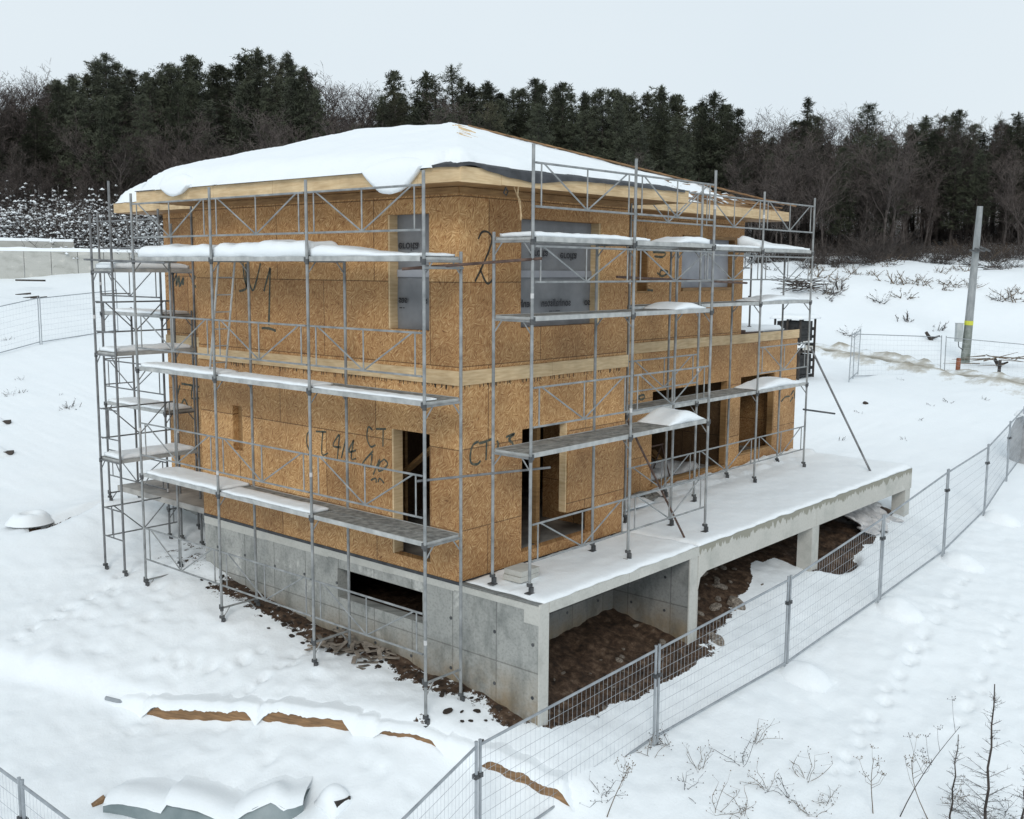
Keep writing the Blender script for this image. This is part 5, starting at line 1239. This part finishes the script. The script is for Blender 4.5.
def bare_variant(seed, h=14., spread=.42, low=.3, twig='twig', tw=.017):
    R = random.Random(seed); t = MB(); c = MB()
    def rec(p, d, L, r, lev):
        # a limb as a bent path
        pts = [p]; dd = d.copy(); n = 4 if lev < 2 else 3
        for i in range(n): dd = (dd+Vector((R.gauss(0,.12),R.gauss(0,.12),R.gauss(.07,.08)))).normalized(); pts.append(pts[-1]+dd*(L/n))
        tgt = t if lev < 2 else c
        if lev < 2: tgt.path(pts, [r*(1-.6*i/n) for i in range(n+1)], 5 if lev == 0 else 3)
        else:
            rr = max(tw, r)
            for i in range(n):
                a, e = pts[i], pts[i+1]; s2 = (e-a).orthogonal().normalized(); ang = R.random()*3; s2 = (Matrix.Rotation(ang,3,(e-a).normalized()) @ s2)*rr*(1-.25*i/n); m_ = len(c.v)
                c.v += [tuple(a-s2),tuple(a+s2),tuple(e+s2*.7),tuple(e-s2*.7)]; c.f.append((m_,m_+1,m_+2,m_+3))
        if lev >= 4: return
        k = (R.randint(11,14), R.randint(5,7), R.randint(4,6), R.randint(3,4))[lev]
        for i in range(k):
            s = (low+(1-low)*(i+R.random())/k) if lev == 0 else .2+.8*(i+R.random())/k
            j = min(n-1, int(s*n)); q = pts[j].lerp(pts[j+1], s*n-j); a = R.random()*2*pi
            base = (pts[j+1]-pts[j]).normalized(); side = base.orthogonal().normalized(); side = Matrix.Rotation(a,3,base) @ side
            sp = spread if lev == 0 else .75; nd = (base*(1-sp*.6)+side*sp+Vector((0,0,.25))).normalized()
            rec(q, nd, L*(R.uniform(.32,.5) if lev == 0 else R.uniform(.38,.6))*(1-.35*s if lev == 0 else 1), r*.38, lev+1)
    rec(Vector((0,0,-.2)), Vector((R.gauss(0,.04),R.gauss(0,.04),1)).normalized(), h*.96, .14, 0)
    k_ = 14./max(q_[2] for q_ in c.v); c.v = [(x,y,z*k_) for x,y,z in c.v]; t.v = [(x,y,z*k_) for x,y,z in t.v]
    return mesh_from(t.v, t.f, 'trunk', M['bark_grey']), mesh_from(c.v, c.f, 'branches', M[twig])
PV = [pine_variant(1,15,.62,2.5), pine_variant(2,15,.55,2.2,'needle',1.0,1), pine_variant(3,15,.72,2.7,'needle'), pine_variant(4,15,.5,2.1,'needle2',.9,1), pine_variant(5,15,.6,1.9,'needle',.8), pine_variant(6,15,.8,2.9,'needle',1.1)]
BV = [bare_variant(11,14,.40,.25), bare_variant(12,14,.5,.35), bare_variant(13,14,.34,.2), bare_variant(14,14,.45,.3,'twig_dark'), bare_variant(15,14,.38,.15)]
def tree_template(kind, tm, cm, crown_name):
    r = bpy.data.objects.new(kind, None); a = bpy.data.objects.new('trunk', tm); b = bpy.data.objects.new(crown_name, cm); a.parent = r; b.parent = r
    for o in (r, a, b): COL.objects.link(o)
    return r
PT = [tree_template('pine_tree', *p, 'crown') for p in PV]; BT = [tree_template('bare_tree', *p, 'branches') for p in BV]
used = set()
def zone(u):
    return ('above the scaffold tower' if u < 130 else 'above the roof\'s left slope' if u < 330 else 'above the roof peak' if u < 560 else 'above the right eave' if u < 745 else 'left of the utility pole' if u < 950 else 'beyond the utility pole')
def put(temps, u, d, vtop, species, group, row):
    T = random.choice(temps); p = pt(u, 300, d); z = H(p.x,p.y); ztop = pt(u, vtop, d).z; hh = max(5., ztop-z); h0 = 15. if species == 'pine' else 14.
    r = T if T not in used else copy_tree(T); used.add(T)
    s = hh/h0; w = s*random.uniform(.95,1.3) if species == 'pine' else s*random.uniform(.9,1.3); w = min(w, 1.7)
    r.location = (p.x,p.y,z-.15); r.scale = (w,w,s); r.rotation_euler = (0,0,random.random()*2*pi)
    lab = ('dark pine' if species == 'pine' else 'leafless tree')+' '+row+', '+zone(u)
    tag(r, lab, 'tree', group)
random.seed(77)
def lerp_tab(tab, u):
    for (a, va), (b_, vb) in zip(tab, tab[1:]):
        if a <= u <= b_: return va+(vb-va)*(u-a)/(b_-a)
    return tab[0][1] if u < tab[0][0] else tab[-1][1]
pine_top = [(-60,95),(45,95),(60,78),(115,58),(150,72),(178,66),(200,60),(230,68),(262,54),(300,58),(318,80),(340,98),(375,92),(395,76),(410,92),(425,76),(440,88),(455,70),(470,88),(500,84),(560,86),(600,88),(650,92),(700,98),(735,104),(760,125),(800,100),(830,118),(880,122),(945,112),(970,122),(1000,114),(1100,124)]
bare_top = [(-60,60),(30,66),(60,80),(90,100),(150,100),(300,98),(330,78),(390,84),(450,96),(500,120),(700,128),(745,108),(800,106),(880,108),(940,112),(1100,120)]
def wooded(u):   # is the top row pine here?
    return (55 < u < 322) or (452 < u < 738) or (900 < u) 
for k in range(150):
    u = -50+k*1130/149+random.uniform(-5,5); w = wooded(u)
    if not w and random.random() < .5: continue
    put(PT, u, random.uniform(112,128), lerp_tab(pine_top,u)+abs(random.gauss(0,7)) + (0 if w else 10), 'pine', 'pines in the wood', 'in the wood\'s back row')
for u, v in ((70,82),(116,56),(178,66),(198,58),(262,50),(292,54),(310,68),(396,73),(424,74),(440,80),(455,67),(486,82),(533,80),(560,84),(614,90),(655,86),(704,92),(800,97),(856,103),(948,110),(918,116),(1003,112)):
    put(PT[:3]+PT[4:5], u, 110, v, 'pine', 'pines in the wood', 'topping the skyline')
for k in range(104):
    u = -50+k*1130/103+random.uniform(-8,8)
    if 330 < u < 440 and random.random() < .5: continue
    lo = 128 if (50 < u < 330) else 112
    put([PT[2],PT[5],PT[0]] if random.random() < .75 else PT, u, random.uniform(102,112), lerp_tab(pine_top,u)+random.uniform(10,40) + (18 if 735 < u < 830 else 0), 'pine', 'pines in the wood', 'amid the wood')
for k in range(120):
    u = -50+k*1130/119+random.uniform(-5,5)
    if 470 < u < 735 and random.random() < .7: continue
    put(BT, u, random.uniform(108,126), lerp_tab(bare_top,u)+abs(random.gauss(0,8)), 'bare', 'leafless trees in the wood', 'in the wood\'s back row')
for k in range(150):
    u = -45+k*1120/149+random.uniform(-4,4)
    if 470 < u < 735 and random.random() < .75: continue
    if u > 830 and random.random() < .45: continue
    front = 122 if 80 < u < 450 else 140
    put(BT, u, random.uniform(98,107), front+random.uniform(-18,45), 'bare', 'leafless trees in the wood', 'in the wood\'s front row')
# the depth of the wood behind the rows: one mass
def wood_mass():
    for nm, src, mat, cnt, top, mseed in (('distant_pines', PV[:3]+PV[5:], 'needle', 110, pine_top, 5), ('distant_bare_wood', BV, 'twig', 60, bare_top, 6)):
        R = random.Random(mseed); V = []; F = []; off = 0
        data = []
        for tm, cm in src:
            for me in (tm, cm):
                v = np.empty(len(me.vertices)*3); me.vertices.foreach_get('co', v); data.append((v.reshape(-1,3), [tuple(p.vertices) for p in me.polygons]))
        for k in range(cnt):
            u = -70+1170*(k+R.random())/cnt; d = R.uniform(130,160); p = pt(u,300,d); z = H(p.x,p.y); zt = pt(u, lerp_tab(top,u)+14+R.uniform(0,18), d).z; s = max(5,zt-z)/15; a = R.random()*6; ca, sa = cos(a), sin(a); q = R.randrange(len(src))
            for v, f in (data[2*q], data[2*q+1]):
                w = np.empty_like(v); w[:,0] = (v[:,0]*ca-v[:,1]*sa)*s+p.x; w[:,1] = (v[:,0]*sa+v[:,1]*ca)*s+p.y; w[:,2] = v[:,2]*s+z
                V.append(w); F += [tuple(i+off for i in g_) for g_ in f]; off += len(v)
        me = mesh_from(np.concatenate(V).tolist(), F, nm, M[mat]); o = bpy.data.objects.new(nm, me); COL.objects.link(o); tag(o, 'the deeper part of the wood, seen only as a dark mass behind the nearer %s' % ('pines' if 'pines' in nm else 'leafless trees'), 'wood', kind='stuff')
wood_mass()
# undergrowth along the edge of the wood
def bush_variant(seed, h=2.4, w=1.6, n=60, snow=False):
    R = random.Random(seed); c = MB(); s_ = MB()
    for k in range(n):
        a = R.random()*2*pi; el = R.uniform(.15,1.3); L = h*R.uniform(.45,1.0)*(.75 if snow else 1); p = Vector((R.gauss(0,w*.22),R.gauss(0,w*.22),-.1)); d = Vector((cos(a)*cos(el),sin(a)*cos(el),sin(el)))
        for i in range(5):
            e = p+d*(L/5); s2 = d.orthogonal().normalized()*.016*(1.6-.25*i); m_ = len(c.v); c.v += [tuple(p-s2),tuple(p+s2),tuple(e+s2*.7),tuple(e-s2*.7)]; c.f.append((m_,m_+1,m_+2,m_+3))
            for q in range(3):
                d2 = (d+Vector((R.gauss(0,.6),R.gauss(0,.6),R.gauss(.1,.4)))).normalized(); e2 = e+d2*R.uniform(.2,.55)*h/2.4; s3 = d2.orthogonal().normalized()*.011; m_ = len(c.v); c.v += [tuple(e-s3),tuple(e+s3),tuple(e2)]; c.f.append((m_,m_+1,m_+2))
                if snow and R.random() < .42:
                    m_ = len(s_.v); a9 = R.random()*6; ww = Vector((cos(a9),sin(a9),0))*R.uniform(.05,.13); w2 = Vector((-sin(a9),cos(a9),0))*R.uniform(.03,.09); up = Vector((0,0,.022)); s_.v += [tuple(e-ww),tuple(e-w2),tuple(e+ww),tuple(e+w2),tuple(e+up*3.2),tuple(e-up)]; s_.f += [(m_+i9,m_+(i9+1)%4,m_+4) for i9 in range(4)]+[(m_+(i9+1)%4,m_+i9,m_+5) for i9 in range(4)]
            p = e; d = (d+Vector((R.gauss(0,.2),R.gauss(0,.2),R.gauss(-.02,.14)))).normalized()
    r = bpy.data.objects.new('bush', None); COL.objects.link(r); o = bpy.data.objects.new('twigs', mesh_from(c.v,c.f,'twigs',M['twig_dark'])); COL.objects.link(o); o.parent = r
    if snow: o2 = bpy.data.objects.new('snow_load', mesh_from(s_.v,s_.f,'snow_load',M['snow'])); COL.objects.link(o2); o2.parent = r; o2['kind'] = 'stuff'
    return r
TG = [bush_variant(61,.8,1.0,14), bush_variant(62,.6,.8,12)]
for r_ in TG:
    for c_ in r_.children: c_.data.materials.clear(); c_.data.materials.append(M['weed'])
SB = [bush_variant(s,3.2,2.4,150,True) for s in (31,32,33)]; DB = [bush_variant(s,2.2,1.6,45) for s in (41,42)]; TB_ = [bush_variant(51,.7,.5,16), bush_variant(52,.5,.4,10)]
usedb = set()
def putb(temps, u, v, d, s, label, group, p=None):
    T = random.choice(temps); r = T if T not in usedb else copy_tree(T); usedb.add(T)
    if p is None: p = pt(u,v,d)
    r.location = (p.x,p.y,H(p.x,p.y)-.05); r.scale = (s,s,s*random.uniform(.8,1.2)); r.rotation_euler = (0,0,random.random()*6); tag(r, label, 'bush', group)
for k in range(46):
    u = -30+k*4.3+random.uniform(-4,4); putb(SB, u, 240, random.uniform(86,102), random.uniform(1.1,2.0), 'snow laden dark shrub in the thicket behind the far left concrete wall', 'snow laden shrubs behind the left wall')
for k in range(36):
    u = 758+k*7.6+random.uniform(-3,3); putb(DB, u, 240, random.uniform(106,122), random.uniform(1.0,1.9), 'bare dark shrub deeper under the trees right of the house', 'shrubs under the trees')
for k in range(52):
    u = 762+k*5.2+random.uniform(-3,3)
    putb(DB, u, 240, random.uniform(88,103), random.uniform(.7,1.25)*(1.7 if 858 < u < 900 else 1), 'bare dark shrub along the foot of the wood right of the house', 'shrubs along the foot of the wood')
for (u,v) in ((832,295),(838,290),(826,300),(880,302),(770,270),(778,262),(905,322),(850,335),(938,330),(1000,300),(890,265),(925,262),(870,258)):
    p = hit(u,v); putb(TB_ + DB[:1] if False else TB_, u, v, 70, random.uniform(1.2,2.4), 'tuft of dry twigs poking out of the snowfield beyond the house', 'twig tufts in the far snowfield', p)
for (u,v) in ((930,405),(900,380),(918,420),(948,402),(858,412),(985,400),(905,440),(840,440),(10,395),(22,392),(8,340),(20,380),(60,395),(70,408)):
    p = hit(u,v); putb(TB_, u, v, 30, random.uniform(.35,.7), 'small dry weed tuft poking through the snow %s' % ('left of the house' if u < 100 else 'between the house and the road'), 'small weed tufts %s' % ('on the left' if u < 100 else 'near the road'), p)
for k in range(60):
    u = random.uniform(815, 1022); v = random.choice((random.uniform(247,262), random.uniform(255,300))); p = hit(u, v)
    putb(TG, u, v, 70, random.uniform(1.0,2.2), 'tuft of dry straw coloured grass on the slope below the wood', 'dry grass tufts below the wood', p)
# fallen brush and timber in the far field
def brush(name, u, v, d, L, n, label, mat='bark', hh=.6, cat='brushwood'):
    p = pt(u,v,d); p.z = H(p.x,p.y); b = MB(); R = random.Random(int(u*3+v))
    for k in range(n):
        a = R.gauss(0,.5)+atan2(RT.y,RT.x)+(pi if R.random() < .5 else 0); l = L*R.uniform(.3,.6); q = p+Vector((R.gauss(0,L*.18),R.gauss(0,L*.12),R.uniform(0,hh))); b.tube(q, q+Vector((cos(a)*l,sin(a)*l,R.gauss(0,hh*.4))), R.uniform(.02,.06), 4, .012, False)
    o = b.build(name, M[mat], None); tag(o, label, cat)
brush('brushwood_pile', 805, 268, 76, 4.2, 60, 'dark heap of cut brushwood in the far snowfield right of the house', 'twig_dark', .9)
brush('fallen_branches', 1000, 352, 60, 4.5, 14, 'pale green fallen branches on the snow right of the utility pole', 'weed', .8)
brush('fallen_branches', 985, 266, 86, 4, 9, 'dark fallen branches on the snow slope beyond the utility pole', 'twig_dark', .4)
for (u,v,d,l,lab) in ((933,322,66,.8,'single dark stump leaning in the far snowfield'),(1001,357,60,.7,'dark forked log lying right of the utility pole')):
    p = pt(u,v,d); z = H(p.x,p.y); b = MB(); b.tube((p.x,p.y,z-.1),(p.x-RT.x*l*.5,p.y-RT.y*l*.5,z+l*.6),.13,8,.10); b.tube((p.x,p.y,z+.1),(p.x+RT.x*l*.6,p.y+RT.y*l*.6,z+.25),.08,6,.05); o = b.build('log', M['bark'], None); tag(o, lab, 'log')
p = pt(52,420,24)
# dry plants in the right foreground
def plant(name, base, h, mat, seed, kind, label, cat, lean=(0,0), group=None):
    R = random.Random(seed); r = empty(name, tuple(base), label, cat, group); s = MB(); t = MB(); base = Vector(base); d0 = Vector((lean[0],lean[1],1)).normalized()
    if kind == 'sapling':
        pts = [base+d0*(h*i/8)+Vector((.015*sin(i*2+seed),.015*cos(i*3),0)) for i in range(9)]; s.path(pts, [.012*(1-.75*i/8)*h/1.3+.0015 for i in range(9)], 6)
        for k in range(int(34*h)):
            q = R.uniform(.02,.93); c = base+d0*(h*q); a = R.random()*6.28; L = (.09+.42*(1-q)**1.6)*h*R.uniform(.3,1)*.62; up = .25+.3*q; e = c+Vector((cos(a)*L,sin(a)*L,L*up)); t.tube(c,e,.0045*(1-q*.5),4,.0018,False)
            for m_ in range(int(3+L*26)):
                f = R.random(); c2 = c.lerp(e,f); a2 = a+R.choice((-1,1))*R.uniform(.5,1.2); l2 = L*.35*R.uniform(.3,1); t.tube(c2,c2+Vector((cos(a2)*l2,sin(a2)*l2,R.uniform(-.02,.05))),.0022,3,.001,False)
        for a in (.4,3.3): c = base+d0*(h*.76); t.tube(c, c+Vector((cos(a+pi/2)*.10,sin(a-pi/1.3)*.14,.11)),.004,4,.002,False)
    elif kind == 'umbel':
        pts = [base+d0*(h*i/6)+Vector((.05*h*sin(i*.6+seed),.04*h*sin(i*.5),0)) for i in range(7)]; s.path(pts,[.008*(1-.6*i/6) for i in range(7)],5)
        for k in range(7):
            q = R.uniform(.45,1); j = min(5,int(q*6)); c = pts[j].lerp(pts[j+1],q*6-j); a = R.random()*6.28; L = h*R.uniform(.15,.4); e = c+Vector((cos(a)*L*.6,sin(a)*L*.6,L*.8)); t.path([c,c.lerp(e,.5)+Vector((cos(a)*.03,sin(a)*.03,-.02)),e],[.0035,.0025,.0018],4)
            for m_ in range(7): e2 = e+Vector((R.gauss(0,.035),R.gauss(0,.035),R.uniform(.0,.05))); t.tube(e,e2,.0014,3,.0012,False); t.tube(e2,e2+Vector((0,0,.012)),.007,4,.004)
    else:
        for k in range(5):
            a = R.random()*6.28; d = Vector((cos(a)*.5,sin(a)*.5,R.uniform(.4,1))).normalized(); p = base+Vector((R.gauss(0,.03),R.gauss(0,.03),-.02)); pts = [p]; 
            for i in range(5): d = (d+Vector((R.gauss(0,.25),R.gauss(0,.25),R.gauss(-.08,.2)))).normalized(); pts.append(pts[-1]+d*h*.2)
            s.path(pts,[.0035]*5+[.0015],4)
            for m_ in range(5): i = R.randint(1,5); e = pts[i]+Vector((R.gauss(0,.07),R.gauss(0,.07),R.gauss(.03,.04))); t.tube(pts[i],e,.0018,3,.001,False); t.tube(e,e+Vector((.008,0,.012)),R.uniform(.004,.013),4,.003)
    s.build('stem', M[mat], r); t.build('twig', M[mat], r); return r
def gp(u, v): p = hit(u, v); p.z -= .02; return p
# saplings rise from below the frame edge: found on the ground a little nearer than the frame shows
def near_pt(u, v): p = hit(u, v); return Vector((p.x, p.y, H(p.x,p.y)-.03))
plant('young_spruce', near_pt(983,850), 2.35, 'twig_dark', 3, 'sapling', 'leafless young spruce in the bottom right corner, the tallest sapling', 'sapling', (.01,.0))
plant('young_spruce', near_pt(948,842), 1.55, 'twig_dark', 5, 'sapling', 'thin short bare sapling just left of the tallest sapling', 'sapling', (.03,-.02))
plant('young_spruce', near_pt(1019,850), 1.7, 'twig_dark', 9, 'sapling', 'thin bare sapling cut by the right edge of the picture', 'sapling', (.03,-.02))
plant('dry_weed', near_pt(901,816), 1.5, 'twig_dark', 4, 'umbel', 'tall dry weed leaning right with seed heads, lower right foreground', 'weed', (.42,-.42))
plant('dry_weed', near_pt(872,816), .9, 'weed', 14, 'umbel', 'upright dry weed with seed heads left of the leaning weed', 'weed', (.02,0))
plant('dry_weed', near_pt(928,822), 1.0, 'weed', 15, 'umbel', 'dry weed with seed heads between the leaning weed and the saplings', 'weed', (-.25,.2))
plant('dry_weed', near_pt(608,816), .75, 'weed', 24, 'umbel', 'thin dark weed bending right in front of the fence, bottom centre', 'weed', (.3,-.25))
for i, (u,v,h,lab) in enumerate(((742,765,.55,'clump of dry stems standing highest behind the fence foot weeds'),(768,790,.45,'brown leafy weed clump in the lower right centre'),(700,770,.40,'small weed clump left of the dry stem clump'),(790,798,.42,'tangled brown weed right of the leafy clump'),(720,815,.50,'weed with dark seed heads at the bottom edge, left'),(741,816,.52,'weed with dark seed heads at the bottom edge, right'),(685,790,.30,'tiny weed below the fence joint'),(828,803,.30,'low weed with hooked tips lying right of the tangle'),(650,757,.35,'dry stem at the foot of the fence posts'),(668,745,.4,'grass blade clump in front of the fence posts'),(808,782,.5,'thin arched stem stretching right over open snow'),(755,742,.45,'thin twigs leaning against open snow above the clump'),(600,800,.35,'pale stalks at the bottom left of the weeds'),(812,815,.3,'small twigs at the bottom edge below the arched stem'),(955,800,.3,'low tangle at the foot of the saplings'),(1005,815,.35,'dense tangle at the foot of the tallest sapling'))):
    plant('dry_weed', near_pt(u,v), h, 'weed' if i % 3 else 'twig_dark', 60+i, 'tuft', lab, 'weed')

# ------------------------------------------------------------------ sky, sun, camera
w = bpy.data.worlds.new('World'); S.world = w; w.use_nodes = True; nt = w.node_tree; nt.nodes.clear()
out = nt.nodes.new('ShaderNodeOutputWorld'); bg = nt.nodes.new('ShaderNodeBackground'); sky = nt.nodes.new('ShaderNodeTexSky'); sky.sky_type = 'NISHITA'; sky.sun_disc = False
EL, AZ = radians(30), radians(215)     # direction towards the veiled sun, azimuth in the x-y plane
sky.sun_elevation = EL; sky.sun_rotation = pi/2-AZ; sky.air_density = 1.0; sky.dust_density = 3.0
hs = nt.nodes.new('ShaderNodeHueSaturation'); hs.inputs['Saturation'].default_value = .35; nt.links.new(sky.outputs[0], hs.inputs['Color'])
tcw = nt.nodes.new('ShaderNodeTexCoord'); cn = nt.nodes.new('ShaderNodeTexNoise'); cn.inputs['Scale'].default_value = 1.6; cn.inputs['Detail'].default_value = 4; nt.links.new(tcw.outputs['Generated'], cn.inputs['Vector'])
cl = ramp(nt, cn.outputs[0], [(.3,(7.45,8.4,9.1)),(.7,(8.1,8.95,9.5))])
mx = nt.nodes.new('ShaderNodeMix'); mx.data_type = 'RGBA'; mx.inputs[0].default_value = .93; nt.links.new(hs.outputs[0], mx.inputs[6]); nt.links.new(cl.outputs[0], mx.inputs[7])
nt.links.new(mx.outputs[2], bg.inputs[0]); bg.inputs[1].default_value = .1; nt.links.new(bg.outputs[0], out.inputs[0])
sl = bpy.data.lights.new('veiled_sun', 'SUN'); sl.energy = 1.1; sl.angle = radians(18); sl.color = (1,.97,.92); so = bpy.data.objects.new('veiled_sun', sl); COL.objects.link(so)
dv = Vector((cos(EL)*cos(AZ), cos(EL)*sin(AZ), sin(EL))); so.rotation_euler = dv.to_track_quat('Z','Y').to_euler(); so.location = (0,0,40)
cd = bpy.data.cameras.new('camera'); co = bpy.data.objects.new('camera', cd); COL.objects.link(co); cd.sensor_fit = 'HORIZONTAL'; cd.sensor_width = 36; cd.lens = FOC/1024*36; cd.clip_start = .1; cd.clip_end = 1500
mt = Matrix((( RT.x, UP.x, -FW.x, CAM.x),(RT.y, UP.y, -FW.y, CAM.y),(RT.z, UP.z, -FW.z, CAM.z),(0,0,0,1))); co.matrix_world = mt; S.camera = co
S.render.resolution_x = 1024; S.render.resolution_y = 819
S.view_settings.view_transform = 'Standard'; S.view_settings.look = 'None'; S.view_settings.exposure = 0.0; S.view_settings.gamma = 1
S.render.engine = 'CYCLES'
